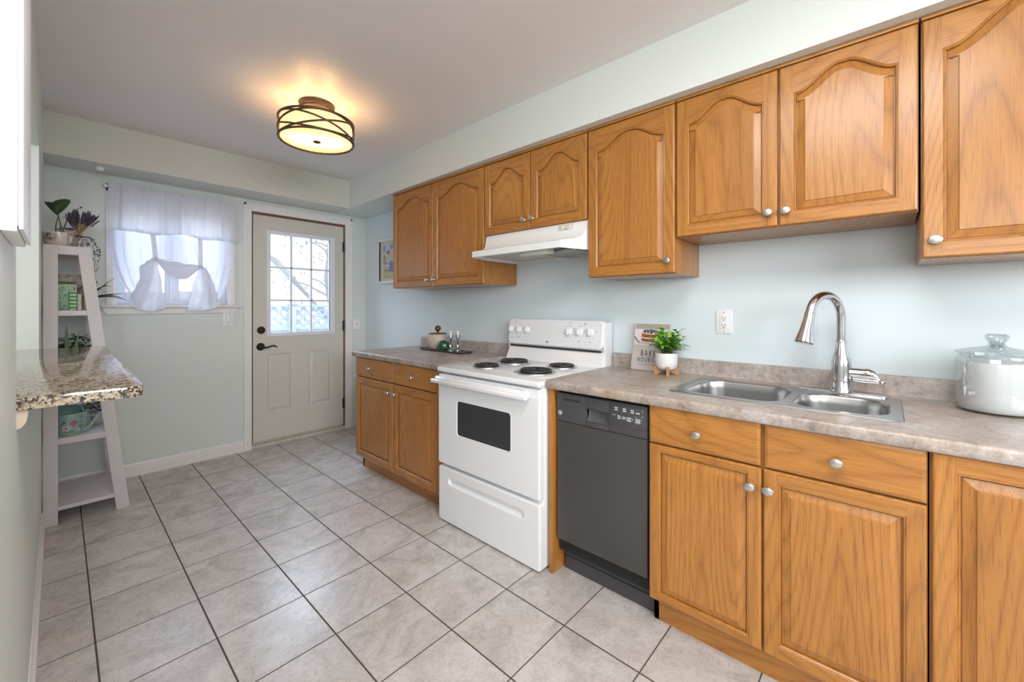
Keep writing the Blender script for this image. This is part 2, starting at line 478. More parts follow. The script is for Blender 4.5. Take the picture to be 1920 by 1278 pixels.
    def build(s, name, mats, parent=None, smooth=True, angle=38):
        me = bpy.data.meshes.new(name)
        bmesh.ops.remove_doubles(s.bm, verts=s.bm.verts, dist=1e-6)
        s.bm.to_mesh(me); s.bm.free()
        for m in (mats if isinstance(mats, (list, tuple)) else [mats]): me.materials.append(m)
        if smooth:
            for p in me.polygons: p.use_smooth = True
            me.set_sharp_from_angle(angle=math.radians(angle))
        o = bpy.data.objects.new(name, me); C.objects.link(o)
        if parent is not None: o.parent = parent
        return o

def tag(o, label=None, cat=None, group=None, kind=None):
    if label: o['label'] = label
    if cat: o['category'] = cat
    if group: o['group'] = group
    if kind: o['kind'] = kind
    return o

def thing(name, label, cat, loc=(0, 0, 0), rotz=0.0, group=None, kind=None):
    o = bpy.data.objects.new(name, None); C.objects.link(o)
    o.location = loc; o.rotation_euler = (0, 0, rotz); o.empty_display_size = 0.05
    return tag(o, label, cat, group, kind)

RW = -PI / 2     # things on the right wall: local x runs to the right seen from the room, local y = into the wall

def copy_tree(o, parent=None):
    c = o.copy(); C.objects.link(c)
    if parent is not None:
        c.parent = parent
    for ch in list(o.children): copy_tree(ch, c)
    return c

def rrect(x0, x1, y0, y1, r, n=6):
    pts = []
    for cx, cyy, a0 in ((x1 - r, y1 - r, 0), (x0 + r, y1 - r, 90), (x0 + r, y0 + r, 180), (x1 - r, y0 + r, 270)):
        for k in range(n + 1):
            a = math.radians(a0 + 90 * k / n)
            pts.append((cx + r * math.cos(a), cyy + r * math.sin(a)))
    return pts

def inset(poly, d):
    """inset a counter-clockwise 2D polygon by d"""
    n = len(poly); out = []
    for i in range(n):
        p0, p1, p2 = Vector(poly[i - 1]), Vector(poly[i]), Vector(poly[(i + 1) % n])
        e1 = (p1 - p0).normalized(); e2 = (p2 - p1).normalized()
        n1 = Vector((-e1.y, e1.x)); n2 = Vector((-e2.y, e2.x))
        b = n1 + n2
        k = d / max(0.35, (1 + n1.dot(n2)) / 2) / 2
        out.append(tuple(p1 + b * k))
    return out

def wall_cells(b, axis, p0, p1, u0, u1, z0, z1, holes, mi=0):
    """wall slab between p0..p1 on 'axis', with rectangular holes (u0,u1,z0,z1)"""
    us = sorted({u0, u1, *[h[0] for h in holes], *[h[1] for h in holes]})
    zs = sorted({z0, z1, *[h[2] for h in holes], *[h[3] for h in holes]})
    for a, c in zip(us, us[1:]):
        for d, e in zip(zs, zs[1:]):
            um, zm = (a + c) / 2, (d + e) / 2
            if any(h[0] < um < h[1] and h[2] < zm < h[3] for h in holes): continue
            if axis == 'y': b.box(a, c, p0, p1, d, e, mi=mi)
            else: b.box(p0, p1, a, c, d, e, mi=mi)

def text(name, body, size, mat_, parent, loc, rot, sx=1.0, extrude=0.0003, spacing=1.0, align='LEFT'):
    cu = bpy.data.curves.new(name, 'FONT')
    cu.body = body; cu.size = size; cu.extrude = extrude; cu.space_character = spacing; cu.align_x = align
    cu.materials.append(mat_)
    tmp = bpy.data.objects.new(name, cu); C.objects.link(tmp)
    me = bpy.data.meshes.new_from_object(tmp)
    bpy.data.objects.remove(tmp)
    o = bpy.data.objects.new(name, me); C.objects.link(o)
    if not me.materials: me.materials.append(mat_)
    o.parent = parent; o.location = loc; o.rotation_euler = rot; o.scale = (sx, 1, 1)
    return o

# ------------------------------------------------------------------ the room
ZC, ZS = 2.434, 2.175          # ceiling, underside of the soffits
XL = -2.252                    # kitchen face of the left wall
BY = -6.95                     # rear wall of the room behind the camera
XD = -5.05                     # far wall of the dining side

def struct(name, b, m, label, cat): return tag(b.build(name, m, smooth=False), label, cat, kind='structure')

b = B(); b.box(XD - 0.1, 0.12, BY - 0.1, 0.15, -0.08, 0.0)
struct('floor', b, TILES, 'pale marbled square floor tiles with dark brown grout', 'floor')
b = B(); b.box(XD - 0.1, 0.12, BY - 0.1, 0.15, ZC, ZC + 0.1)
struct('ceiling', b, CEIL, 'greige painted ceiling carrying the drum lamp', 'ceiling')
b = B(); b.box(0.0, 0.12, BY - 0.1, 0.15, 0.0, ZC)
struct('wall_right', b, PAINT, 'pale aqua wall behind the oak cabinets and sink', 'wall')
WIN = (-1.925, -1.215, 1.256, 2.06)
DOOR = (-1.062, -0.216, 0.0, 2.075)
b = B(); wall_cells(b, 'y', 0.0, 0.15, XD - 0.1, 0.12, 0.0, ZC, [WIN, DOOR])
struct('wall_back', b, PAINTB, 'sage grey end wall with the curtained window and back door', 'wall')
b = B()
wall_cells(b, 'x', XL - 0.12, XL, -3.4, 0.0, 0.0, ZC, [(-2.66, -1.05, 1.006, 2.02)])
struct('wall_left', b, PAINTB, 'sage grey left wall with the pass-through above the granite bar', 'wall')
b = B(); wall_cells(b, 'y', BY - 0.12, BY, XD - 0.1, 0.12, 0.0, ZC, [(-3.9, -1.3, 0.95, 2.3)])
struct('wall_rear', b, PAINTB, 'plain wall at the end of the room behind the camera', 'wall')
b = B(); wall_cells(b, 'x', XD - 0.12, XD, BY, 0.0, 0.0, ZC, [(-6.1, -3.9, 0.95, 2.3)])
struct('wall_dining', b, PAINTB, 'plain far wall of the dining side', 'wall')
b = B(); b.prism([(0.0, 0.0), (-0.331, 0.0), (-0.333, -0.317), (-0.352, -1.0), (-0.374, -2.3), (-0.378, -6.9), (0.0, -6.9)], 'z', 2.172, ZC)
struct('trim_1', b, SOFFIT, 'boxed soffit above the oak wall cabinets', 'soffit')
b = B(); b.box(XL, -0.3325, -0.317, 0.0, ZS, ZC)
struct('trim_2', b, wall_paint('lamplit_soffit_paint', (0.62, 0.62, 0.565)), 'boxed soffit across the end wall above window and door', 'soffit')  # soffit paint darkened and tinted to hold the ceiling lamp's yellow light

# baseboards: stepped profile
def base_prof(h=0.092, d=0.014): return [(0, 0), (-d, 0), (-d, h * .62), (-d * .8, h * .66), (-d * .8, h * .76), (-d * .55, h * .8), (-d * .55, h * .9), (-d * .3, h), (0, h)]
b = B(); b.prism(base_prof(), 'x', XL + 0.013, -1.121); b.prism(base_prof(), 'x', -0.150, -0.002)
struct('baseboard_back', b, TRIM, 'white ridged baseboard along the end wall', 'baseboard')
b = B(); b.prism([(XL - x, z) for x, z in base_prof()], 'y', -3.4, -0.001)
struct('baseboard_left', b, TRIM, 'white baseboard along the left wall under the granite bar', 'baseboard')

# door casing and threshold
b = B()
def casing(x0, x1, z0, z1, horiz=False):
    b.box(x0, x1, -0.016, 0.0, z0, z1, 0.004)
casing(-1.1205, -1.058, 0.0, 2.140); casing(-0.220, -0.1514, 0.0, 2.140)
b.box(-1.058, -0.220, -0.016, 0.0, 2.074, 2.140, 0.004)
b.box(-1.1205, -1.100, -0.022, -0.014, 0.0, 2.140, 0.003); b.box(-0.172, -0.1514, -0.022, -0.014, 0.0, 2.140, 0.003)
b.box(-1.1205, -0.1514, -0.022, -0.014, 2.119, 2.140, 0.003)
struct('trim_3', b, TRIM, 'white casing around the back door', 'door casing')
b = B(); b.box(-1.062, -0.216, -0.010, 0.14, 0.0, 0.030, 0.004); b.box(-1.056, -0.222, 0.02, 0.10, 0.030, 0.044, 0.003)
struct('trim_4', b, mat('worn_threshold', (0.55, 0.50, 0.45), 0.5, var=0.2, scale=30), 'worn pale threshold under the back door', 'threshold')
b = B(); b.box(-1.062, -1.0465, 0.016, 0.14, 0.03, 2.075); b.box(-0.2325, -0.216, 0.016, 0.14, 0.03, 2.075); b.box(-1.05, -0.23, 0.016, 0.14, 2.0535, 2.075)
struct('trim_5', b, mat('brown_door_jamb', (0.20, 0.085, 0.05), 0.6, var=0.2, scale=15), 'brown wooden jamb lining the back door opening', 'door jamb')

# ------------------------------------------------------------------ back door
door = thing('door_1', 'grey painted back door with nine-pane window and two panels', 'door', (-1.044, 0.004, 0.052), 0, kind='structure')
DW_, DH = 0.808, 2.0
def dz(z): return z - 0.052
def dx_(x): return x + 1.044
b = B()
gh = (dx_(-0.913), dx_(-0.371), dz(1.004), dz(1.902))
pan = [(dx_(-0.934), dx_(-0.712), dz(0.296), dz(0.820)), (dx_(-0.576), dx_(-0.354), dz(0.296), dz(0.820))]
us = sorted({0, DW_, gh[0], gh[1], *[v for p in pan for v in p[:2]]}); zs = sorted({0, DH, gh[2], gh[3], pan[0][2], pan[0][3]})
for a, c in zip(us, us[1:]):
    for d, e in zip(zs, zs[1:]):
        um, zm = (a + c) / 2, (d + e) / 2
        if gh[0] < um < gh[1] and gh[2] < zm < gh[3]: continue
        if any(p[0] < um < p[1] and p[2] < zm < p[3] for p in pan): b.box(a, c, 0.014, 0.044, d, e)
        else: b.box(a, c, 0.0, 0.044, d, e)
b.build('slab', DOORP, door, smooth=False)
for p in pan:
    b = B()
    def ring(i, y): return [(x, y, z) for x, z in ((p[0] + i, p[2] + i), (p[1] - i, p[2] + i), (p[1] - i, p[3] - i), (p[0] + i, p[3] - i))]
    b.loops([ring(0, 0.0), ring(0.006, 0.002), ring(0.013, 0.009), ring(0.020, 0.009), ring(0.034, 0.002), ring(0.038, 0.0005)])
    b.build('embossed_panel', DOORP, door, angle=12)
b = B()
fx0, fx1, fz0, fz1 = dx_(-0.939), dx_(-0.326), dz(0.973), dz(1.929)
gx0, gx1, gz0, gz1 = dx_(-0.908), dx_(-0.377), dz(1.010), dz(1.896)
for x0, x1, z0, z1 in ((fx0, gx0, fz0, fz1), (gx1, fx1, fz0, fz1), (gx0, gx1, fz0, gz0), (gx0, gx1, gz1, fz1)):
    b.box(x0, x1, -0.011, 0.010, z0, z1, 0.004)
gf = b.build('glazing_frame', LAVWHITE, door)
b = B()
for x in (-0.734, -0.554): b.box(dx_(x) - 0.008, dx_(x) + 0.008, -0.008, 0.014, gz0, gz1, 0.002)
for z in (1.600, 1.301): b.box(gx0, gx1, -0.008, 0.014, dz(z) - 0.008, dz(z) + 0.008, 0.002)
b.build('muntins', LAVWHITE, gf)
b = B(); b.box(gx0 - 0.003, gx1 + 0.003, 0.016, 0.020, gz0 - 0.003, gz1 + 0.003); b.build('glass_pane', PANE, door, smooth=False)
b = B(); b.lathe([(0, -0.022), (0.016, -0.022), (0.018, -0.017), (0.024, -0.015), (0.031, -0.008), (0.033, 0.0)], (dx_(-0.981), 0, dz(1.034)), 28, M=Matrix.Rotation(-PI / 2, 4, 'X') @ Matrix.Scale(-1, 4, (0, 0, 1)) @ Matrix.Scale(-1, 4, (0, 0, 1)))
b.build('deadbolt', BRONZE, door)
b = B()
Mh = Matrix.Rotation(-PI / 2, 4, 'X')
b.lathe([(0, -0.05), (0.011, -0.05), (0.012, -0.02), (0.020, -0.016), (0.030, -0.008), (0.034, 0.0)], (dx_(-0.985), 0, dz(0.888)), 28, M=Mh)
lx, lz = dx_(-0.985), dz(0.888)
b.tube([(lx, -0.045, lz), (lx + 0.02, -0.048, lz - 0.006), (lx + 0.045, -0.05, lz - 0.003), (lx + 0.075, -0.05, lz + 0.007), (lx + 0.097, -0.05, lz + 0.006), (lx + 0.118, -0.05, lz - 0.008)], [0.010, 0.0085, 0.007, 0.0065, 0.006, 0.004], 10)
b.build('door_handle', BRONZE, door)
for z in (1.85, 1.051, 0.263):
    b = B(); b.lathe([(0, -0.05), (0.0065, -0.05), (0.0065, 0.05), (0, 0.05)], (dx_(-0.2335), -0.004, dz(z)), 12); b.box(dx_(-0.234) - 0.01, dx_(-0.234), -0.001, 0.003, dz(z) - 0.048, dz(z) + 0.048)
    b.build('hinge', BRONZE, door)

# ------------------------------------------------------------------ kitchen window
win = thing('window_1', 'white window with sliding sashes behind the tied curtain', 'window', (-1.571, 0.0, 1.256), 0, kind='structure')
def wx(x): return x + 1.571
def wz(z): return z - 1.256
b = B()
for x0, x1, z0, z1 in ((-1.963, -1.925, 1.256, 2.115), (-1.215, -1.180, 1.256, 2.115), (-1.963, -1.180, 2.06, 2.115)):
    b.box(wx(x0), wx(x1), -0.014, 0.0, wz(z0), wz(z1), 0.003)
for x0, x1, z0, z1 in ((-1.925, -1.905, 1.256, 2.06), (-1.235, -1.215, 1.256, 2.06), (-1.925, -1.215, 2.04, 2.06)):
    b.box(wx(x0), wx(x1), -0.002, 0.14, wz(z0), wz(z1))
b.build('window_casing', TRIM, win)
b = B(); b.box(wx(-1.993), wx(-1.155), -0.055, 0.14, -0.020, 0.0, 0.004); b.build('window_stool', TRIM, win)
b = B(); b.prism([(wx(-1.985), -0.020), (wx(-1.160), -0.020), (wx(-1.182), -0.062), (wx(-1.963), -0.068)], 'y', -0.018, 0.0); b.build('window_apron', TRIM, win, smooth=False)
b = B()
for x0, x1, z0, z1 in ((-1.905, -1.855, 1.27, 2.04), (-1.625, -1.590, 1.27, 2.04), (-1.855, -1.625, 1.27, 1.352), (-1.855, -1.625, 2.0, 2.04)):
    b.box(wx(x0), wx(x1), 0.085, 0.110, wz(z0), wz(z1), 0.003)
s1 = b.build('sash', LAVWHITE, win)
b = B(); b.box(wx(-1.877), wx(-1.622), 0.094, 0.098, wz(1.342), wz(2.003)); b.build('glass_pane', PANE, s1, smooth=False)
b = B()
for x0, x1, z0, z1 in ((-1.590, -1.545, 1.27, 2.04), (-1.265, -1.235, 1.27, 2.04), (-1.545, -1.265, 1.27, 1.365), (-1.545, -1.265, 2.0, 2.04)):
    b.box(wx(x0), wx(x1), 0.060, 0.085, wz(z0), wz(z1), 0.003)
s2 = b.build('sash', LAVWHITE, win)
b = B(); b.box(wx(-1.547), wx(-1.262), 0.070, 0.074, wz(1.362), wz(2.003)); b.build('glass_pane', PANE, s2, smooth=False)
b = B(); b.box(wx(-1.925), wx(-1.215), 0.055, 0.14, 0.0, 0.016, 0.003); b.build('sash_track', LAVWHITE, win)

# curtain rod and tie-up curtain
rod = B(); rod.tube([(-1.968, -0.045, 2.090), (-1.174, -0.045, 2.090)], 0.007, 10)
for x in (-1.966, -1.176): rod.lathe([(0, -0.012), (0.011, -0.008), (0.012, 0.008), (0, 0.012)], (x, -0.045, 2.09), 12, M=Matrix.Rotation(PI / 2, 4, 'Y')); rod.box(x - 0.004, x + 0.004, -0.045, 0.0, 2.083, 2.097)
tag(rod.build('curtain_rod', TRIM), 'slim white rod holding the curtain at the window head', 'curtain rod')

cur = thing('tie_up_curtain', 'lavender white sheer curtain gathered by two ties at the window', 'curtain', (-1.571, -0.045, 1.21))
def cl(x, y, z): return (x + 1.571, y + 0.045, z - 1.21)
def lerp(a, c, u): return a + (c - a) * u
def curve(pts, u):
    for (u0, v0), (u1, v1) in zip(pts, pts[1:]):
        if u <= u1:
            k = (u - u0) / (u1 - u0) if u1 > u0 else 0
            return v0 + (v1 - v0) * (3 * k * k - 2 * k ** 3)
    return pts[-1][1]
NS = 150
def fold(s, amp, seed, zf=0.0):
    return amp * (math.sin(s * 58 + seed) * 0.5 + math.sin(s * 101 + 1.7 * seed + zf) * 0.3 + mnoise.noise((s * 14, seed, zf)) * 1.1)
rows = []
for i in range(19):
    v = i / 18
    row = []
    for k in range(NS + 1):
        s = k / NS
        x = -1.955 + s * 0.776
        top = 2.116 + 0.004 * math.sin(s * 75) + 0.004 * mnoise.noise((s * 30, 1, 2))
        bot = curve([(0, 1.783), (0.16, 1.783), (0.32, 1.772), (0.5, 1.792), (0.53, 1.800), (0.60, 1.788), (0.70, 1.772), (0.85, 1.778), (1, 1.775)], s)
        z = lerp(top, bot, v)
        rd = math.exp(-((z - 2.09) / 0.014) ** 2)
        amp = 0.007 + 0.006 * (1 - rd) * (0.4 + v)
        y = -0.058 - 0.004 * rd + fold(s, amp, 2.0, v * 1.2) - (0.012 * v)
        row.append(cl(x, y, z))
    rows.append(row)
b = B(); b.grid(rows); b.build('valance', VOILE, cur, angle=180)
# lower panel
rows = []
TL, TR = (-1.706, 1.597), (-1.436, 1.562)
for i in range(29):
    v = i / 28
    row = []
    for k in range(NS + 1):
        s = k / NS
        xt = -1.953 + s * 0.744
        # where this thread ends
        if s < 0.36:
            q = s / 0.36
            xe = curve([(0, -1.795), (0.35, -1.765), (0.7, -1.735), (1, TL[0])], q); ze = curve([(0, 1.255), (0.5, 1.30), (0.8, 1.42), (1, TL[1])], q)
        elif s < 0.66:
            q = (s - 0.36) / 0.30
            xe = lerp(TL[0], TR[0], q); ze = lerp(TL[1], TR[1], q) - 0.128 * math.sin(PI * q) ** 0.8
        else:
            q = (s - 0.66) / 0.34
            xe = curve([(0, TR[0]), (0.3, -1.405), (0.65, -1.375), (1, -1.330)], q); ze = curve([(0, TR[1]), (0.2, 1.42), (0.5, 1.30), (1, 1.255)], q)
        bow = math.sin(PI * v * 0.5)
        x = lerp(xt, xe, v ** 2.6)
        z = lerp(1.815, ze, v)
        y = -0.046 + fold(s, 0.006 + 0.010 * v, 5.0, v) - 0.030 * v ** 2
        if 0.36 <= s < 0.66: y -= 0.020 * math.sin(PI * (s - .36) / .3) * v ** 3
        row.append(cl(x, y, z))
    rows.append(row)
b = B(); b.grid(rows); b.build('sheer_panel', VOILES, cur, angle=180)
# swag fold between ties: doubled cloth roll
rows = []
for i in range(15):
    a = i / 14
    row = []
    for k in range(41):
        q = k / 40
        x = lerp(TL[0], TR[0], q)
        zt = lerp(TL[1], TR[1], q) + 0.004
        sag = math.sin(PI * q) ** 0.75
        z = zt - sag * (0.006 + 0.125 * a) + 0.004 * math.sin(q * 17 + a * 6) * sag
        y = -0.096 - 0.026 * math.sin(PI * (0.15 + 0.8 * a)) * sag - 0.004 * math.sin(a * 16 + q * 5) * sag
        row.append(cl(x, y, z))
    rows.append(row)
b = B(); b.grid(rows); b.build('swag', VOILE, cur, angle=180)
def tail(xl, xr, zb, seed, tie):
    z0 = tie[1] + 0.016
    rows = []
    for i in range(25):
        v = i / 24
        row = []
        for k in range(33):
            u = k / 32
            a, c = curve(xl, v), curve(xr, v)
            hem = curve(zb, u)
            z = lerp(z0, hem, v) - 0.02 * (1 - v) * abs(u - 0.55)
            x = lerp(a, c, u)
            bulge = 0.022 * math.sin(PI * u) * (0.35 + 0.65 * v)
            y = -0.088 - bulge + (0.005 + 0.010 * v) * math.sin(u * 11 + seed + v * 2.2) + 0.006 * mnoise.noise((u * 4, v * 5, seed))
            row.append(cl(x, y, z))
        rows.append(row)
    b = B(); b.grid(rows); return b.build('tail', VOILE, cur, angle=180)
tail([(0, -1.722), (0.10, -1.760), (0.2, -1.795), (0.42, -1.790), (0.62, -1.812), (0.8, -1.842), (1, -1.846)], [(0, -1.688), (0.15, -1.690), (0.5, -1.668), (1, -1.652)],
     [(0, 1.250), (0.25, 1.222), (0.55, 1.207), (1, 1.224)], 1.0, TL)
tail([(0, -1.452), (0.15, -1.455), (0.5, -1.488), (1, -1.516)], [(0, -1.422), (0.10, -1.392), (0.25, -1.368), (0.5, -1.340), (0.75, -1.322), (1, -1.305)],
     [(0, 1.216), (0.35, 1.210), (0.7, 1.222), (1, 1.246)], 3.2, TR)
for (x0, z0), (x1, z1) in (((-1.722, 1.775), TL), ((-1.440, 1.778), TR)):
    b = B()
    b.grid([[cl(lerp(x0, x1, v) - 0.014, -0.100 - 0.012 * math.sin(PI * v), lerp(z0, z1 - 0.012, v)), cl(lerp(x0, x1, v) + 0.014, -0.100 - 0.012 * math.sin(PI * v), lerp(z0, z1 - 0.012, v))] for v in [k / 8 for k in range(9)]])
    b.grid([[cl(x1 - 0.017, -0.11 + 0.03 * t_, z1 - 0.012), cl(x1 + 0.017, -0.11 + 0.03 * t_, z1 - 0.018)] for t_ in (0, 0.5, 1)])
    b.build('tie_strap', VOILE, cur, angle=180)

# ------------------------------------------------------------------ garden seen through the glass
b = B(); b.box(-6, 4, 0.16, 9, -0.45, -0.35)
tag(b.build('patio', PATIO, smooth=False), 'pale patio ground outside the back door', 'patio', kind='structure')
fen = thing('lattice_fence', 'pale painted lattice fence outside the back door', 'fence', (0.6, 2.6, -0.35))
def fz(z): return z + 0.35
b = B()
x0, x1, z0, z1 = -2.2, 3.2, 0.93, 1.235
w = 0.038; n = int((x1 - x0) / 0.14)
for k in range(-4, n + 1):
    for sgn in (1, -1):
        xa = x0 + k * 0.14; L = (z1 - z0) * 1.0
        pa, pb = (xa, z0), (xa + L, z1)
        if sgn < 0: pa, pb = (xa, z1), (xa + L, z0)
        if pa[0] < x0 or pb[0] > x1: continue
        d = 0.5 * w * 1.41
        yy = 0.0 if sgn > 0 else 0.008
        b.prism([(pa[0] - d, fz(pa[1])), (pa[0] + d, fz(pa[1])), (pb[0] + d, fz(pb[1])), (pb[0] - d, fz(pb[1]))], 'y', yy, yy + 0.007)
b.build('lattice', FENCE, fen, smooth=False)
b = B(); b.box(x0, x1, -0.02, 0.03, fz(1.235), fz(1.275), 0.004); b.build('top_rail', FENCE, fen)
b = B(); b.box(x0, x1, -0.02, 0.03, fz(0.885), fz(0.93), 0.004); b.build('bottom_rail', FENCE, fen)
b = B()
for k in range(38): b.box(x0 + k * 0.142, x0 + k * 0.142 + 0.130, 0.0, 0.02, fz(-0.35), fz(0.885))
b.build('boards', FENCE, fen, smooth=False)
for px_ in (-1.75, -0.40, 1.4, 3.0):
    b = B(); b.box(px_ - 0.05, px_ + 0.05, -0.05, 0.05, 0.0, fz(1.27), 0.004); b.box(px_ - 0.062, px_ + 0.062, -0.062, 0.062, fz(1.27), fz(1.30), 0.006); b.build('post', FENCE, fen)
tree = thing('garden_tree', 'pale thin-leaved tree beyond the lattice fence', 'tree', (1.75, 4.6, -0.35))
b = B()
b.tube([(0, 0, 0), (0.05, 0, 1.0), (-0.1, 0.1, 2.2), (0.0, 0.1, 3.4)], [0.10, 0.085, 0.06, 0.03], 10)
b.tube([(0.02, 0, 1.15), (-0.27, 0.05, 1.54), (-0.49, 0.05, 1.80), (-0.84, 0.05, 2.175), (-1.08, 0.05, 2.45), (-1.3, 0.06, 2.62)], [0.035, 0.03, 0.035, 0.05, 0.06, 0.03], 10)
br = []
for k in range(16):
    a = rnd.uniform(0, 2 * PI); z = rnd.uniform(1.2, 3.2); L = rnd.uniform(0.5, 1.2)
    p0 = (-0.05, 0.05, z); p1 = (L * math.cos(a), 0.6 * L * math.sin(a), z + rnd.uniform(-0.1, 0.6))
    b.tube([p0, ((p0[0] + p1[0]) / 2, (p0[1] + p1[1]) / 2, (p0[2] + p1[2]) / 2 + 0.06), p1], [0.02, 0.014, 0.006], 6); br.append(p1)
b.build('trunk', BARK, tree)
b = B()
for p in br:
    for q in range(34):
        c = Vector(p) + Vector((rnd.gauss(0, .2), rnd.gauss(0, .16), rnd.gauss(0, .2)))
        b.leaf(c, (rnd.uniform(-1, 1), rnd.uniform(-1, 1), rnd.uniform(-1, .3)), (0, 0, 1), rnd.uniform(.05, .09), 0.035, n=2)
b.build('foliage', GARDEN, tree)

# ------------------------------------------------------------------ cabinet parts
def arch_outline(x0, x1, z0, zs, h, n=36):
    pts = [(x0, z0), (x1, z0)]
    for k in range(n + 1):
        u = k / n
        x = lerp(x1, x0, u)
        s = 1 - abs(2 * u - 1)
        s = min(1.0, max(0.0, (s - 0.05) / 0.86))
        pts.append((x, zs + h * s * s * (3 - 2 * s)))
    if not h: pts = [(x0, z0), (x1, z0), (x1, zs), (x0, zs)]
    return pts

def knob(parent, x, y, z, r=0.0155, sq=(1.12, 0.92)):
    """mushroom knob standing out towards -y"""
    b = B()
    b.lathe([(0, -0.026), (r * .55, -0.0255), (r * .9, -0.0235), (r, -0.020), (r * .93, -0.016), (r * .6, -0.013), (r * .38, -0.010), (r * .36, -0.004), (r * .55, 0.0)],
            (x, y, z), 24, M=Matrix.Rotation(-PI / 2, 4, 'X'), squash=sq)
    return b.build('knob', NICKEL, parent)

def cab_door(parent, x0, x1, z0, z1, yf, shoulder=None, rise=0.0, stile=0.046, rail=0.046, knob_at=None, th=0.020):
    e = 0.005
    b = B()
    ix0, ix1, iz0 = x0 + stile, x1 - stile, z0 + rail
    zs = (shoulder if shoulder else z1 - rail)
    P = arch_outline(ix0, ix1, iz0, zs, rise)
    # outer edge: rounded front arris, sides, back
    R = lambda i, y: [(x0 + i, y, z0 + i), (x1 - i, y, z0 + i), (x1 - i, y, z1 - i), (x0 + i, y, z1 - i)]
    b.loops([R(0, yf + th), R(0, yf + e), R(e * .35, yf + e * .3), R(e, yf)], 0, cap=False)
    b.poly([(x0, yf + th, z0), (x0, yf + th, z1), (x1, yf + th, z1), (x1, yf + th, z0)])
    # stiles and bottom rail
    b.poly([(x0 + e, yf, z0 + e), (ix0, yf, z0 + e), (ix0, yf, z1 - e), (x0 + e, yf, z1 - e)], 0)
    b.poly([(ix1, yf, z0 + e), (x1 - e, yf, z0 + e), (x1 - e, yf, z1 - e), (ix1, yf, z1 - e)], 0)
    b.poly([(ix0, yf, z0 + e), (ix1, yf, z0 + e), (ix1, yf, iz0), (ix0, yf, iz0)], 1)
    top = P[2:]
    for (xa, za), (xb, zb) in zip(top, top[1:]):
        b.poly([(xa, yf, za), (xa, yf, z1 - e), (xb, yf, z1 - e), (xb, yf, zb)], 1)
    # beaded inner edge of the frame
    prof = [(0, 0), (0.0015, 0.0022), (0.004, 0.0012), (0.007, 0.0045), (0.0078, 0.014), (0.0105, 0.014)]
    b.loops([[(x, yf + d, z) for x, z in inset(P, i)] for i, d in prof], 0, cap=False)
    bmesh.ops.recalc_face_normals(b.bm, faces=b.bm.faces)
    d = b.build('door', [OAKV, OAKH], parent, smooth=False)
    b = B()
    prof = [(0.0100, 0.0142), (0.0105, 0.0105), (0.034, 0.0038), (0.0348, 0.0014), (0.036, 0.0010)]
    b.loops([[(x, yf + dd, z) for x, z in inset(P, i)] for i, dd in prof], 0, cap=True)
    b.build('raised_panel', OAKP, d, smooth=False)
    if knob_at: knob(d, knob_at[0], yf, knob_at[1])
    return d

def cab_drawer(parent, x0, x1, z0, z1, yf, knob_at, th=0.020):
    b = B()
    e = 0.006
    R = lambda i, y: [(x0 + i, y, z0 + i), (x1 - i, y, z0 + i), (x1 - i, y, z1 - i), (x0 + i, y, z1 - i)]
    b.loops([R(0, yf + th), R(0, yf + e), R(e * .3, yf + e * .35), R(e, yf + .001), R(e + .004, yf)])
    b.poly([(x0, yf + th, z0), (x0, yf + th, z1), (x1, yf + th, z1), (x1, yf + th, z0)])
    bmesh.ops.recalc_face_normals(b.bm, faces=b.bm.faces)
    d = b.build('drawer', OAKH, parent, smooth=False)
    knob(d, knob_at[0], yf, knob_at[1])
    return d

def wall_cabinet(y_left, y_right, zb, label, doors, rise, shoulder, cat='cabinet'):
    """world y runs from y_left (far) to y_right (near)"""
    w_ = y_left - y_right
    t = thing('wall_cabinet', label, cat, (0, y_left, zb), RW)
    H = 2.158 - zb
    b = B()
    b.box(0.001, w_ - 0.001, -0.304, -0.003, 0.0, H, 0.0015)
    b.box(0.001, w_ - 0.001, -0.3065, -0.303, 0.0, H)           # face frame
    b.build('carcass', OAKV, t)
    b = B(); b.box(0.0, w_, -0.328, -0.004, H - 0.001, H + 0.0125, 0.004); b.build('top_moulding', OAKH, t)
    for (xa, xb, kx, kz) in doors:
        cab_door(t, xa, xb, 0.003, H - 0.004, -0.327, shoulder - zb, rise, knob_at=(kx, kz - zb))
    return t

wall_cabinet(-1.068, -2.152, 1.392, 'oak wall cabinet with two tall arched doors beside the picture', [(0.003, 0.541, 0.481, 1.443), (0.546, 1.081, 0.562, 1.442)], 0.068, 2.036)
wall_cabinet(-2.155, -2.932, 1.701, 'short oak wall cabinet with two arched doors above the range hood', [(0.003, 0.386, 0.346, 1.757), (0.391, 0.774, 0.409, 1.758)], 0.075, 2.030)
wall_cabinet(-2.935, -3.391, 1.392, 'oak wall cabinet with one arched door right of the range hood', [(0.003, 0.453, 0.424, 1.450)], 0.066, 2.042)
wall_cabinet(-3.394, -4.171, 1.550, 'short oak wall cabinet with two arched doors above the sink', [(0.003, 0.388, 0.358, 1.605), (0.394, 0.774, 0.416, 1.604)], 0.068, 2.047)
wall_cabinet(-4.175, -4.640, 1.394, 'tall oak wall cabinet cut by the right picture edge, above the jar', [(0.003, 0.462, 0.032, 1.450)], 0.10, 2.050)

def toe(b, x0, x1, d=-0.585): b.box(x0, x1, d, d + 0.018, 0.0, 0.105)

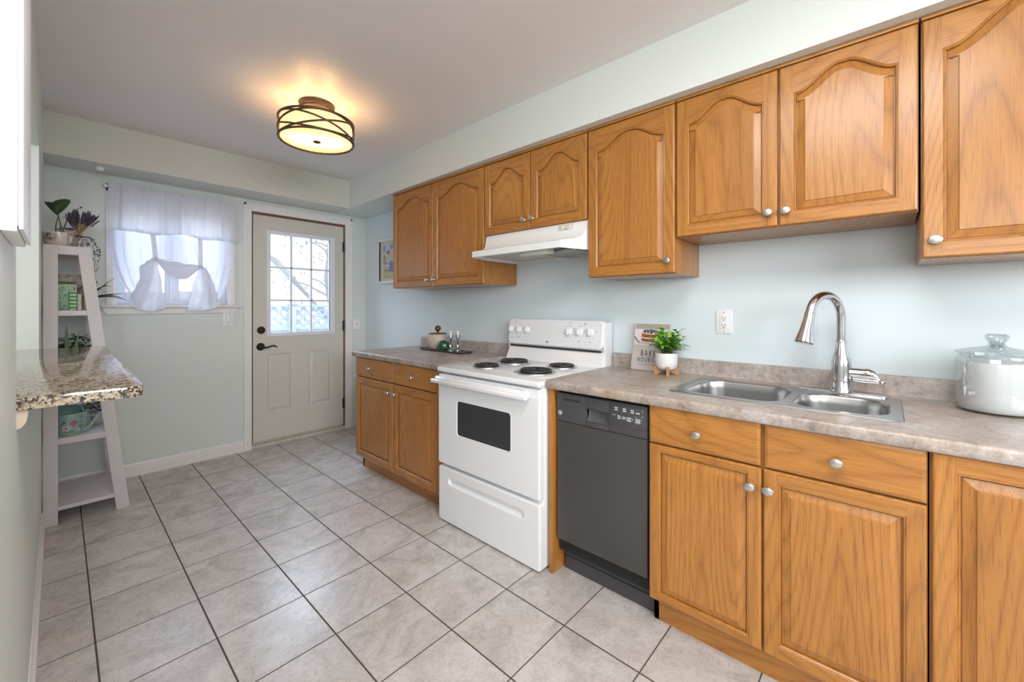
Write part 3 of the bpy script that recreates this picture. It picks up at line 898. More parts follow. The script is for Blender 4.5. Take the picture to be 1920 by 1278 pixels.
# left base cabinet
YB = -1.055
t = thing('base_cabinet', 'oak base cabinet with two drawers and two doors left of the stove', 'cabinet', (0, YB, 0), RW)
b = B(); b.box(0.0, 1.085, -0.624, -0.004, 0.10, 0.859, 0.001); b.build('carcass', OAKV, t)
b = B(); toe(b, 0.01, 1.085); b.box(0.01, 0.028, -0.585, -0.004, 0.0, 0.105); b.build('toe_kick', OAKH, t, smooth=False)
cab_drawer(t, 0.004, 0.523, 0.716, 0.855, -0.645, (0.225, 0.788))
cab_drawer(t, 0.529, 1.012, 0.716, 0.855, -0.645, (0.762, 0.783))
cab_door(t, 0.004, 0.523, 0.103, 0.710, -0.645, knob_at=(0.480, 0.645))
cab_door(t, 0.529, 1.012, 0.103, 0.710, -0.645, knob_at=(0.560, 0.645))
b = B(); b.box(1.014, 1.088, -0.640, -0.60, 0.10, 0.858, 0.002); b.build('filler_strip', OAKV, t)

# panel between stove and dishwasher
b = B(); b.box(0, 0.022, -0.645, -0.004, 0.0, 0.858, 0.0015)
o = b.build('end_panel', OAKV); o.location = (0, -2.924, 0); o.rotation_euler = (0, 0, RW)
tag(o, 'narrow oak panel standing between the stove and the dishwasher', 'panel')

# sink base cabinet
YS = -3.407
t = thing('base_cabinet', 'oak sink cabinet with two drawer fronts and two doors right of the dishwasher', 'cabinet', (0, YS, 0), RW)
b = B(); b.box(0.0, 0.768, -0.624, -0.606, 0.10, 0.859, 0.001); b.box(0.0, 0.018, -0.61, -0.004, 0.10, 0.859); b.box(0.75, 0.768, -0.61, -0.004, 0.10, 0.859); b.box(0.0, 0.768, -0.61, -0.004, 0.10, 0.118)
b.build('carcass', OAKV, t)
b = B(); toe(b, 0.0, 0.768); b.box(0.0, 0.018, -0.585, -0.004, 0.0, 0.105); b.build('toe_kick', OAKH, t, smooth=False)
cab_drawer(t, 0.003, 0.381, 0.718, 0.8585, -0.645, (0.182, 0.783))
cab_drawer(t, 0.392, 0.766, 0.718, 0.8585, -0.645, (0.577, 0.784))
cab_door(t, 0.003, 0.383, 0.115, 0.712, -0.645, stile=0.036, rail=0.024, knob_at=(0.352, 0.649))
cab_door(t, 0.389, 0.766, 0.115, 0.712, -0.645, stile=0.040, rail=0.040, knob_at=(0.405, 0.650))

# right base cabinet
t = thing('base_cabinet', 'oak base cabinet with a full-height door cut by the right picture edge', 'cabinet', (0, -4.178, 0), RW)
b = B(); b.box(0.0, 0.46, -0.624, -0.004, 0.10, 0.859, 0.001); b.build('carcass', OAKV, t)
b = B(); toe(b, 0.0, 0.46); b.build('toe_kick', OAKH, t, smooth=False)
cab_door(t, 0.004, 0.456, 0.115, 0.8585, -0.645, stile=0.044, rail=0.044, knob_at=(0.425, 0.78))

# ------------------------------------------------------------------ countertops
def counter_profile(y0, y1, nose):
    """(y,z) section in the counter's local frame, top at 0"""
    if nose:
        pts = [(y1, -0.040), (y1, 0.0)]
        for k in range(7):
            a = PI / 2 + k / 6 * PI / 2
            pts.append((y0 + 0.012 + 0.012 * math.cos(a), -0.012 + 0.012 * math.sin(a)))
        pts += [(y0, -0.030), (y0 + 0.004, -0.038), (y0 + 0.008, -0.040)]
        return pts
    return [(y0, -0.040), (y1, -0.040), (y1, 0.0), (y0, 0.0)]

def backsplash(t, x0, x1):
    b = B()
    pts = [(-0.003, 0.0), (-0.024, 0.0), (-0.022, 0.006), (-0.021, 0.012), (-0.021, 0.064), (-0.018, 0.072), (-0.012, 0.075), (-0.003, 0.075)]
    b.prism(pts, 'x', x0, x1); return b.build('backsplash', LAM, t)

t = thing('countertop', 'taupe stone-look countertop left of the stove', 'countertop', (0, -1.032, 0.900), RW)
b = B(); b.prism(counter_profile(-0.662, -0.003, True), 'x', 0.0, 1.108); b.build('slab', LAM, t, angle=30)
backsplash(t, 0.0, 1.100)
t = thing('countertop', 'taupe stone-look countertop holding the double sink', 'countertop', (0, -2.916, 0.900), RW)
SX0, SX1, SY0, SY1 = 0.528, 1.202, -0.515, -0.120      # cut-out for the sink (local)
b = B()
b.prism(counter_profile(-0.662, -0.003, True), 'x', 0.0, SX0)
b.prism(counter_profile(-0.662, SY0, True), 'x', SX0, SX1)
b.prism(counter_profile(SY1, -0.003, False), 'x', SX0, SX1)
b.prism(counter_profile(-0.662, -0.003, True), 'x', SX1, 1.73)
b.build('slab', LAM, t, angle=30)
backsplash(t, 0.0, 1.73)

# ------------------------------------------------------------------ sink and faucet
snk = thing('double_sink', 'stainless steel double bowl sink set into the countertop', 'sink', (0, -3.430, 0.900), RW)
b = B()
outer = rrect(0.0, 0.704, -0.530, -0.106, 0.03, 6)
bowlA = (0.040, 0.388, -0.502, -0.148, 0.085)
bowlB = (0.412, 0.674, -0.497, -0.205, 0.085)
t_ = bmesh.new()
def mk(ring, z):
    vv = [t_.verts.new((x, y, z)) for x, y in ring]
    return vv, [t_.edges.new((vv[k], vv[(k + 1) % len(vv)])) for k in range(len(vv))]
vo, eo = mk(inset(outer, 0.006), 0.0040)
ra = rrect(*bowlA, 8); rb = rrect(*bowlB, 8)
va, ea = mk(ra, 0.0040); vb, eb = mk(rb, 0.0040)
bmesh.ops.triangle_fill(t_, use_beauty=True, use_dissolve=False, edges=eo + ea + eb)
for f in t_.faces:
    if f.normal.z < 0: f.normal_flip()
b._take(t_, 0)
b.loops([[(x, y, 0.0002) for x, y in outer], [(x, y, 0.0035) for x, y in inset(outer, 0.003)], [(x, y, 0.0040) for x, y in inset(outer, 0.006)]], cap=False)
b.build('rim', STEEL, snk, angle=30)
for nm, rg, dep in (('bowl', ra, 0.17), ('bowl', rb, 0.15)):
    b = B()
    prof = [(0, 0.0040), (0.003, 0.003), (0.006, -0.004), (0.008, -0.03), (0.012, -dep * .8), (0.02, -dep * .93), (0.035, -dep)]
    b.loops([[(x, y, z) for x, y in inset(rg, i)] for i, z in prof], cap=True)
    bo = b.build(nm, STEEL, snk, angle=50)
    cxm = sum(p[0] for p in rg) / len(rg); cym = sum(p[1] for p in rg) / len(rg)
    b = B(); b.lathe([(0.0, 0.001), (0.02, 0.001), (0.03, 0.004), (0.042, 0.003), (0.044, 0.0)], (cxm, cym, -dep), 24); b.build('drain', CHROME, bo)

fa = thing('faucet', 'chrome gooseneck pull-down faucet behind the sink', 'faucet', (-0.128, -3.962, 0.9035))
b = B()
pl = rrect(-0.026, 0.026, -0.138, 0.138, 0.024, 6)
b.loops([[(x, y, 0.0) for x, y in pl], [(x, y, 0.004) for x, y in pl], [(x, y, 0.007) for x, y in inset(pl, 0.004)]])
b.build('deck_plate', CHROME, fa)
b = B(); b.lathe([(0.037, 0.0), (0.036, 0.010), (0.033, 0.016), (0.032, 0.05), (0.0325, 0.10), (0.030, 0.125), (0.024, 0.15), (0.0185, 0.178), (0.0175, 0.192), (0.0, 0.193)], (0, 0, 0.006), 32)
b.lathe([(0.017, 0.0), (0.018, 0.004), (0.018, 0.008), (0.016, 0.012)], (0, 0, 0.196), 24)
b.build('body', CHROME, fa)
sd = Vector((-0.86, 0.51, 0)).normalized(); Rr = 0.083
pts = [Vector((0, 0, 0.19)), Vector((0, 0, 0.25)), Vector((0, 0, 0.298))]
for k in range(1, 15):
    a = k / 14 * PI * 0.93
    pts.append(Vector((0, 0, 0.298)) + sd * (Rr - Rr * math.cos(a)) + Vector((0, 0, Rr * math.sin(a))))
b = B(); b.tube(pts, 0.0155, 18); b.build('spout', CHROME, fa)
e0 = pts[-1]; dn = (pts[-1] - pts[-2]).normalized(); dn = (dn + Vector((0, 0, -0.6)) + sd * 0.12).normalized()
b = B(); b.tube([e0, e0 + dn * 0.004, e0 + dn * 0.03, e0 + dn * 0.07, e0 + dn * 0.105, e0 + dn * 0.118, e0 + dn * 0.122], [0.0165, 0.0172, 0.0180, 0.0225, 0.0295, 0.031, 0.027], 22); b.build('spray_head', CHROME, fa)
b = B()
b.tube([(0.0, -0.02, 0.083), (0.0, -0.045, 0.083), (0.0, -0.075, 0.083)], [0.021, 0.020, 0.020], 18)
b.build('valve', CHROME, fa)
b = B()
b.tube([(0, -0.070, 0.083), (0, -0.078, 0.084), (-0.002, -0.092, 0.080), (-0.004, -0.105, 0.070), (-0.004, -0.112, 0.060)], [0.020, 0.021, 0.018, 0.010, 0.007], 16)
b.tube([(0, -0.035, 0.058), (0, -0.075, 0.056), (-0.002, -0.105, 0.057), (-0.003, -0.118, 0.052)], [0.009, 0.010, 0.009, 0.008], 12)
b.ball((-0.004, -0.118, 0.056), 0.011)
b.build('lever_handle', CHROME, fa)

# ------------------------------------------------------------------ stove
st = thing('electric_range', 'white freestanding electric stove with four coil burners', 'stove', (0, -2.150, 0), RW)
SWD = 0.760
b = B(); b.box(0.003, SWD - 0.003, -0.655, -0.02, 0.015, 0.872, 0.004); b.box(0.03, SWD - 0.03, -0.63, -0.05, 0.0, 0.02); b.build('body', ENAMELM, st)
b = B()
b.box(0.0, SWD, -0.702, -0.03, 0.866, 0.893, 0.009, seg=3); b.box(0.03, SWD - 0.03, -0.60, -0.10, 0.890, 0.8945, 0.002)
b.prism([(-0.135, 0.888), (-0.088, 0.975), (-0.03, 0.975), (-0.03, 0.888)], 'x', 0.018, SWD - 0.022)
ck = b.build('cooktop', ENAMEL, st)
# burners
def spiral(cx, cyy, R, turns, rt):
    pts = []; n = int(turns * 40)
    for k in range(n + 1):
        u = k / n; a = u * turns * 2 * PI
        r = 0.022 + (R - 0.022) * u
        pts.append((cx + r * math.cos(a), cyy + r * math.sin(a), 0))
    return pts
for bx, by, R in ((0.232, -0.520, 0.070), (0.215, -0.270, 0.090), (0.565, -0.490, 0.091), (0.560, -0.235, 0.070)):
    b = B()
    b.lathe([(R * 0.3, 0.8955), (R * 0.8, 0.896), (R * 1.08, 0.8985), (R * 1.17, 0.9005), (R * 1.22, 0.8990), (R * 1.235, 0.8950)], (bx, by, 0), 40)
    pn = b.build('drip_pan', PAN, ck)
    b = B(); b.tube([(x, y, 0.9045) for x, y, z in spiral(bx, by, R, 4.5 if R > .08 else 3.6, 0)], 0.0062, 8, flat=0.85)
    b.lathe([(0, 0.904), (0.016, 0.904), (0.017, 0.899), (0.017, 0.896)], (bx, by, 0), 20)
    for a in (0.4, 2.5, 4.6): b.box(-0.0015, 0.0015, 0.0, R * 1.1, 0.896, 0.902, M=Matrix.Translation((bx, by, 0)) @ Matrix.Rotation(a, 4, 'Z'))
    b.build('coil_burner', COIL, ck)
# backguard
b = B()
gp = rrect(0.0, 1.0, 0.0, 1.0, 0.16, 8)
def guard(z0, z1, yb0, yb1, i): 
    pts = rrect(0.012 + i, SWD - 0.016 - i, z0 + i, z1 - i, 0.030 - i * .5, 8)
    return [(x, lerp(yb0, yb1, (z - z0) / (z1 - z0)), z) for x, z in pts]
b.loops([guard(0.992, 1.160, -0.050, -0.040, 0.0), guard(0.992, 1.160, -0.100, -0.078, 0.0), guard(0.992, 1.160, -0.106, -0.084, 0.003), guard(0.992, 1.160, -0.108, -0.086, 0.008)])
b.box(0.03, SWD - 0.03, -0.09, -0.03, 0.97, 1.00)
b.prism([(-0.085, 0.885), (-0.085, 1.12), (-0.072, 1.150), (-0.012, 1.150), (-0.012, 0.885)], 'x', SWD - 0.022, SWD - 0.004, bev=0.003)
b.prism([(-0.085, 0.885), (-0.085, 1.12), (-0.072, 1.150), (-0.012, 1.150), (-0.012, 0.885)], 'x', 0.002, 0.018, bev=0.003)
b.box(0.01, SWD - 0.01, -0.055, -0.012, 0.885, 1.150)
bgd = b.build('backguard', ENAMEL, st, angle=14)
b = B(); b.box(0.03, SWD - 0.03, -0.098, -0.085, 0.976, 0.986); b.build('shadow_gap', DARK, bgd, smooth=False)
slope = math.atan2(0.022, 0.168)
def gy(z): return lerp(-0.108, -0.086, (z - 0.992) / 0.168) - 0.0005
Mk = Matrix.Rotation(-PI / 2 - slope, 4, 'X')
for kx in (0.038, 0.106, 0.180, 0.510, 0.584, 0.660):
    kz = 1.090; yk = gy(kz); r = 0.021 if kx < 0.3 else 0.0235
    b = B()
    b.lathe([(0, -0.017), (r * .72, -0.017), (r * .82, -0.014), (r * .86, -0.006), (r, -0.004), (r * 1.02, 0.0)], (kx, yk, kz), 28, M=Mk)
    b.box(-0.0045, 0.0045, -r * .8, r * .8, -0.024, -0.014, 0.002, M=Matrix.Translation((kx, yk, kz)) @ Mk)
    b.build('control_knob', PLASTIC, bgd)
b = B()
def mark(x, z, w_, h): b.box(x - w_ / 2, x + w_ / 2, gy(z) - 0.0008, gy(z) + 0.001, z - h / 2, z + h / 2)
for kx in (0.038, 0.106, 0.180, 0.510, 0.584, 0.660):
    n_ = 10 if kx == 0.510 else 5
    rr = 0.036 if kx > .3 else 0.032
    for k in range(n_):
        a = math.radians(120 - k * (300 / n_)) if n_ == 10 else math.radians(150 - k * 70)
        mark(kx + rr * math.cos(a), 1.090 + rr * math.sin(a), 0.0045, 0.0035)
for x, z in ((0.072, 1.140), (0.048, 1.036), (0.106, 1.039), (0.515, 1.142), (0.62, 1.140), (0.586, 1.034), (0.662, 1.034)):
    mark(x, z, 0.006, 0.005)
for x, z, w_ in ((0.072, 1.132, 0.022), (0.62, 1.132, 0.024), (0.35, 1.014, 0.035)): mark(x, z, w_, 0.0012)
mark(0.35, 1.021, 0.010, 0.008)
tag(b.build('panel_markings', PRINTK, bgd, smooth=False), kind='stuff')
# oven door
b = B()
wx0, wx1, wz0, wz1 = 0.163, 0.578, 0.518, 0.720
outerd = rrect(0.0, SWD - 0.006, 0.336, 0.853, 0.012, 5)
od_y0, od_y1 = -0.656, -0.692
t_ = bmesh.new()
vo, eo = mk(inset(outerd, 0.006), 0.0)
rw = rrect(wx0, wx1, wz0, wz1, 0.022, 5)
vw, ew = mk(rw, 0.0)
bmesh.ops.triangle_fill(t_, use_beauty=True, edges=eo + ew)
for v in t_.verts: v.co = Vector((v.co.x, od_y1, v.co.y))
b._take(t_, 0)
b.loops([[(x, od_y0, z) for x, z in outerd], [(x, od_y1 + 0.008, z) for x, z in outerd], [(x, od_y1 + 0.002, z) for x, z in inset(outerd, 0.002)], [(x, od_y1, z) for x, z in inset(outerd, 0.006)]], cap=False)
b.loops([[(x, od_y1, z) for x, z in rw], [(x, od_y1 - 0.0015, z) for x, z in inset(rw, 0.003)], [(x, od_y1 + 0.003, z) for x, z in inset(rw, 0.007)]], cap=False)
b.poly([(x, od_y0, z) for x, z in outerd])
bmesh.ops.recalc_face_normals(b.bm, faces=b.bm.faces)
od = b.build('oven_door', ENAMEL, st, angle=14)
b = B(); b.loops([[(x, od_y1 + 0.0025, z) for x, z in inset(rw, 0.005)], [(x, od_y1 + 0.0024, z) for x, z in inset(rw, 0.02)]]); b.build('oven_window', BLACKG, od, smooth=False)
b = B()
b.prism([(-0.700, 0.818), (-0.722, 0.806), (-0.740, 0.806), (-0.742, 0.822), (-0.735, 0.828), (-0.715, 0.826), (-0.700, 0.840)], 'x', -0.010, SWD - 0.055, bev=0.002)
for x in (0.02, SWD - 0.11): b.box(x, x + 0.03, -0.705, -0.688, 0.815, 0.842, 0.003)
b.build('oven_handle', ENAMEL, od)
# storage drawer with an elongated finger groove
b = B()
outr = rrect(0.004, SWD - 0.004, 0.008, 0.318, 0.012, 5)
slot = rrect(0.090, 0.660, 0.222, 0.268, 0.022, 6)
t_ = bmesh.new()
vo, eo = mk(inset(outr, 0.006), 0.0); vw, ew = mk(slot, 0.0)
bmesh.ops.triangle_fill(t_, use_beauty=True, edges=eo + ew)
for v in t_.verts: v.co = Vector((v.co.x, -0.692, v.co.y))
b._take(t_, 0)
b.loops([[(x, -0.656, z) for x, z in outr], [(x, -0.684, z) for x, z in outr], [(x, -0.690, z) for x, z in inset(outr, 0.002)], [(x, -0.692, z) for x, z in inset(outr, 0.006)]], cap=False)
b.loops([[(x, -0.692, z) for x, z in slot], [(x, -0.690, z) for x, z in inset(slot, 0.003)], [(x, -0.683, z) for x, z in inset(slot, 0.009)], [(x, -0.680, z) for x, z in inset(slot, 0.018)]])
b.poly([(x, -0.656, z) for x, z in outr])
bmesh.ops.recalc_face_normals(b.bm, faces=b.bm.faces)
b.build('storage_drawer', ENAMEL, st, angle=14)

# ------------------------------------------------------------------ dishwasher
dw = thing('dishwasher', 'narrow black built-in dishwasher between oak panel and sink cabinet', 'dishwasher', (0, -2.950, 0), RW)
b = B(); b.box(0.004, 0.450, -0.600, -0.03, 0.105, 0.845); b.build('tub_housing', DARK, dw, smooth=False)
b = B()
hx0, hx1 = 0.166, 0.280
b.box(0.012, hx0, -0.634, -0.600, 0.718, 0.845, 0.002); b.box(hx1, 0.448, -0.634, -0.600, 0.718, 0.845, 0.002)
b.box(hx0, hx1, -0.637, -0.600, 0.796, 0.845, 0.002); b.box(hx0, hx1, -0.636, -0.600, 0.718, 0.739, 0.002)
cp = b.build('control_panel', BLACKP, dw)
b = B()
pz = [(-0.634, 0.738), (-0.624, 0.741), (-0.614, 0.750), (-0.608, 0.765), (-0.606, 0.780), (-0.606, 0.797)]
b.grid([[(hx0 + 0.001, y, z), (hx0 + 0.010, y + 0.004, z), (hx1 - 0.010, y + 0.004, z), (hx1 - 0.001, y, z)] for y, z in pz])
b.build('latch_pocket', mat('highlit_black_plastic', (0.10, 0.10, 0.105), 0.3, var=0.1), cp)  # plastic lightened so its colour carries the highlights in the recess
b = B()
for k in range(6): b.box(0.054 + k * 0.0145, 0.065 + k * 0.0145, -0.6352, -0.633, 0.8145, 0.8225)
b.build('vent_slots', DARK, cp, smooth=False)
b = B(); b.box(0.292, 0.442, -0.6362, -0.633, 0.752, 0.838, 0.001); b.build('touch_panel', BLACKP, cp)
b = B()
def lab(x, z, w_, rows_=2):
    for r_ in range(rows_):
        zz = z - r_ * 0.0085
        n_ = 4
        for k in range(n_): b.box(x + k * w_ / n_, x + (k + .72) * w_ / n_, -0.6368, -0.636, zz - 0.0026, zz + 0.0026)
lab(0.309, 0.8235, 0.014); lab(0.345, 0.8235, 0.015); lab(0.380, 0.8225, 0.014); lab(0.402, 0.8145, 0.017, 1)
lab(0.322, 0.7905, 0.013); lab(0.343, 0.7865, 0.013, 1); lab(0.366, 0.7885, 0.015); lab(0.402, 0.7880, 0.018)
for x, z in ((0.428, 0.826), (0.428, 0.803), (0.399, 0.797), (0.308, 0.793), (0.300, 0.793)): b.box(x, x + 0.0025, -0.6368, -0.636, z - 0.002, z + 0.002)
tag(b.build('panel_print', PRINTW, cp, smooth=False), kind='stuff')
b = B()
for x, z, a, c in ((0.3495, 0.7865, 0.012, 0.0065), (0.374, 0.784, 0.013, 0.009), (0.411, 0.784, 0.014, 0.011)):
    b.tube([(x + a * math.cos(k * PI / 12), -0.6364, z + c * math.sin(k * PI / 12)) for k in range(25)], 0.0004, 4)
b.build('button_outlines', SILVER, cp)
b = B(); b.lathe([(0, -0.0018), (0.0095, -0.0018), (0.0105, 0.0)], (0.030, -0.634, 0.754), 28, M=Matrix.Rotation(-PI / 2, 4, 'X')); bd = b.build('round_badge', SILVER, cp)
text('badge_letters', 'GE', 0.0095, mat('badge_blue_print', (0.10, 0.14, 0.25), 0.5, var=0.1), bd, (0.030, -0.6366, 0.7508), (PI / 2, 0, 0), align='CENTER')
b = B(); b.box(0.013, 0.447, -0.632, -0.600, 0.170, 0.7155, 0.003); b.build('front_panel', BLACKD, dw)
b = B(); b.box(0.010, 0.446, -0.562, -0.545, 0.0, 0.168); b.box(0.010, 0.446, -0.568, -0.56, 0.06, 0.064); b.build('kick_plate', BLACKP, dw)

# ------------------------------------------------------------------ range hood
hd = thing('range_hood', 'white under-cabinet range hood above the stove', 'range hood', (0, -2.157, 1.542), RW)
HW = 0.772; hi = 0.056
b = B()
# plan: full width at the back, front corners cut back to the lip
ZT = 0.158
def q(x, y, z): return (x, y, z)
# front: upright, curving out to the lip
secs = [(-0.306, ZT, 0.0), (-0.318, 0.120, 0.006), (-0.330, 0.088, 0.012), (-0.352, 0.066, 0.020), (-0.400, 0.052, 0.034), (-0.470, 0.040, hi - 0.003), (-0.482, 0.036, hi), (-0.484, 0.002, hi), (-0.480, 0.0, hi)]
b.grid([[(lerp(i, HW - i, k / 12), y, z) for k in range(13)] for y, z, i in secs])
# sides
for sgn in (0, 1):
    X = (lambda i: i) if sgn == 0 else (lambda i: HW - i)
    up = [(X(i), y, z) for y, z, i in secs]
    for p0, p1 in zip(up, up[1:]):
        f = [(p0[0], p0[1], p0[2]), (p1[0], p1[1], p1[2]), (p1[0], p1[1], 0.0), (p0[0], p0[1], 0.0)]
        b.poly(f)
    b.poly([(X(0), -0.306, 0.0), (X(0), -0.306, ZT), (X(0), -0.006, ZT), (X(0), -0.006, 0.0)])
b.poly([(0, -0.306, ZT), (HW, -0.306, ZT), (HW, -0.006, ZT), (0, -0.006, ZT)])
b.poly([(0, -0.006, 0), (HW, -0.006, 0), (HW, -0.006, ZT), (0, -0.006, ZT)])
bmesh.ops.remove_doubles(b.bm, verts=b.bm.verts, dist=1e-5)
bmesh.ops.recalc_face_normals(b.bm, faces=b.bm.faces)
b.build('canopy', HOODW, hd, angle=25)
b = B()
b.poly([(0.003, -0.30, 0.020), (HW - 0.003, -0.30, 0.020), (HW - 0.003, -0.010, 0.020), (0.003, -0.010, 0.020)])
b.poly([(hi + 0.003, -0.478, 0.020), (HW - hi - 0.003, -0.478, 0.020), (HW - 0.003, -0.30, 0.020), (0.003, -0.30, 0.020)])
b.build('underside', HOODIN, hd, smooth=False)
b = B(); b.prism([(-0.44, 0.022), (-0.36, 0.022), (-0.37, -0.012), (-0.43, -0.016)], 'x', 0.40, 0.59, bev=0.003); b.build('light_lens', mat('frosted_lens', (0.62, 0.61, 0.56), 0.3, var=0.05), hd)
def mesh_filter():
    m, t, p = new_mat('aluminium_mesh')
    tc = t.nodes.new('ShaderNodeTexCoord')
    v = t.nodes.new('ShaderNodeTexVoronoi'); v.inputs['Scale'].default_value = 260; t.links.new(tc.outputs['Object'], v.inputs['Vector'])
    r = ramp_node(t, [(0.2, (0.62, 0.61, 0.58)), (0.6, (0.25, 0.25, 0.23))]); t.links.new(v.outputs['Distance'], r.inputs[0])
    t.links.new(r.outputs[0], p.inputs['Base Color']); p.inputs['Metallic'].default_value = 0.2; p.inputs['Roughness'].default_value = 0.5
    return m
b = B(); b.box(0.47, 0.72, -0.33, -0.05, 0.004, 0.014, 0.002); mf = b.build('mesh_filter', mesh_filter(), hd)
b = B()
for x0, x1, y0, y1 in ((0.465, 0.475, -0.335, -0.045), (0.715, 0.725, -0.335, -0.045), (0.465, 0.725, -0.335, -0.325), (0.465, 0.725, -0.055, -0.045)): b.box(x0, x1, y0, y1, 0.0, 0.016, 0.002)
b.build('filter_frame', PAN, mf)
b = B()
sx = 0.585; yy = lambda z: lerp(-0.318, -0.306, (z - 0.120) / 0.038)
Mp = Matrix.Translation((sx, -0.3135, 0.133)) @ Matrix.Rotation(-math.atan2(0.012, 0.038), 4, 'X')
b.box(0, 0.100, -0.0035, 0.004, -0.018, 0.018, 0.002, M=Mp); sp = b.build('switch_plate', mat('ivory_plastic', (0.66, 0.64, 0.58), 0.4, var=0.03), hd)
for x in (0.022, 0.067):
    b = B(); b.box(x, x + 0.014, -0.008, -0.002, -0.004, 0.010, 0.002, M=Mp); b.build('rocker_switch', mat('cream_rocker', (0.80, 0.76, 0.66), 0.4, var=0.02), sp)
b = B(); b.box(0.040, 0.062, -0.0042, -0.003, -0.0125, -0.0095, M=Mp); b.build('switch_print', PRINTK, sp, smooth=False)

# ------------------------------------------------------------------ ceiling lamp
LX, LY = -1.160, -1.600
lp = thing('ceiling_lamp', 'lit drum ceiling lamp with criss-cross bronze bands', 'ceiling lamp', (LX, LY, 2.214))
b = B(); b.lathe([(0, 0.219), (0.095, 0.219), (0.096, 0.200), (0.091, 0.194), (0.088, 0.193), (0.086, 0.186), (0.0, 0.186)], n=40)
for a in (0.5, 2.6, 4.7): b.tube([(0.05 * math.cos(a), 0.05 * math.sin(a), 0.19), (0.05 * math.cos(a), 0.05 * math.sin(a), 0.106)], 0.004, 8)
b.build('canopy', LAMPMETAL, lp)
RS = 0.192
b = B(); n = 64
b.grid([[(RS * math.cos(2 * PI * k / n), RS * math.sin(2 * PI * k / n), z) for k in range(n)] for z in (0.006, 0.030, 0.058, 0.086, 0.112)], closed=True); b.build('shade', SHADE, lp)
b = B(); b.lathe([(0, 0.004), (RS * .5, 0.0045), (RS * .98, 0.008)], n=48); b.build('diffuser', DIFFUSER, lp)
b = B(); b.lathe([(0, -0.006), (0.016, -0.005), (0.022, -0.001), (0.022, 0.003), (0, 0.004)], n=24)
b.build('finial', LAMPMETAL, lp)
RB = 0.201
def ringpts(R, f, n=72): return [(R * math.cos(2 * PI * k / n), R * math.sin(2 * PI * k / n), f(2 * PI * k / n)) for k in range(n + 1)]
for f in (lambda a: 0.004, lambda a: 0.116):
    b = B(); b.tube(ringpts(RB, f), 0.0062, 8, cap=False); b.build('rim_ring', LAMPMETAL, lp)
for ph in (0.15, 0.15 + PI / 2, 0.15 + PI, 0.15 + 3 * PI / 2):
    b = B(); b.tube(ringpts(RB + 0.001, lambda a: 0.060 + 0.054 * math.sin(a + ph)), 0.0056, 8, cap=False); b.build('cross_band', LAMPMETAL, lp)
for dx, dy in ((-0.055, 0.03), (0.055, -0.03)):
    d = bpy.data.lights.new('lamp_bulb_light', 'POINT'); d.energy = 1.9; d.color = (1.0, 0.60, 0.26); d.shadow_soft_size = 0.028
    o = bpy.data.objects.new('lamp_bulb_light', d); C.objects.link(o); o.location = (LX + dx, LY + dy, 2.275); o['kind'] = 'helper'

# ------------------------------------------------------------------ granite bar, corbel, white wall cabinet
b = B()
pts = [(-2.370, -2.660), (-2.070, -2.660)]
for k in range(1, 8):
    a = -PI / 2 + k / 8 * PI / 2
    pts.append((-2.070 + 0.034 * math.cos(a), -2.626 + 0.034 * math.sin(a)))
pts += [(-2.036, -2.60), (-2.019, -1.10), (-2.025, -1.075), (-2.24, -1.052), (-2.370, -1.052)]
b.prism(pts, 'z', 1.007, 1.036, bev=0.004)
tag(b.build('granite_bar_top', GRANITE), 'speckled cream and black granite bar top in the pass-through', 'countertop')
b = B()
cor = [(0.0, 1.006), (0.048, 1.006), (0.048, 0.997)]
for k in range(9):
    a = k / 8 * PI / 2
    cor.append((0.046 * math.cos(a), 0.995 - 0.030 * math.sin(a)))
b.prism([(XL + x * 0.36, z) for x, z in cor], 'y', -2.652, -2.622)
tag(b.build('corbel', BIRCH, smooth=False), 'small pale wooden corbel under the near end of the granite bar', 'bracket')

wc = thing('wall_board', 'bright white board hung on the left wall nearest the camera', 'board', (-2.2515, -3.050, 1.362))
b = B(); b.box(0.0, 0.0178, 0.0, 0.264, 0.0, 0.78, 0.0015); b.build('backing', mat('bright_white_paint', (0.90, 0.91, 0.93), 0.4, var=0.01), wc)
b = B(); b.box(0.0190, 0.0247, 0.001, 0.264, 0.004, 0.776, 0.0012); b.build('front_panel', mat('soft_white_paint', (0.82, 0.82, 0.88), 0.35, var=0.01), wc)
b = B(); b.box(0.010, 0.0195, 0.004, 0.260, 0.010, 0.770); b.build('spacer', TRIM, wc, smooth=False)

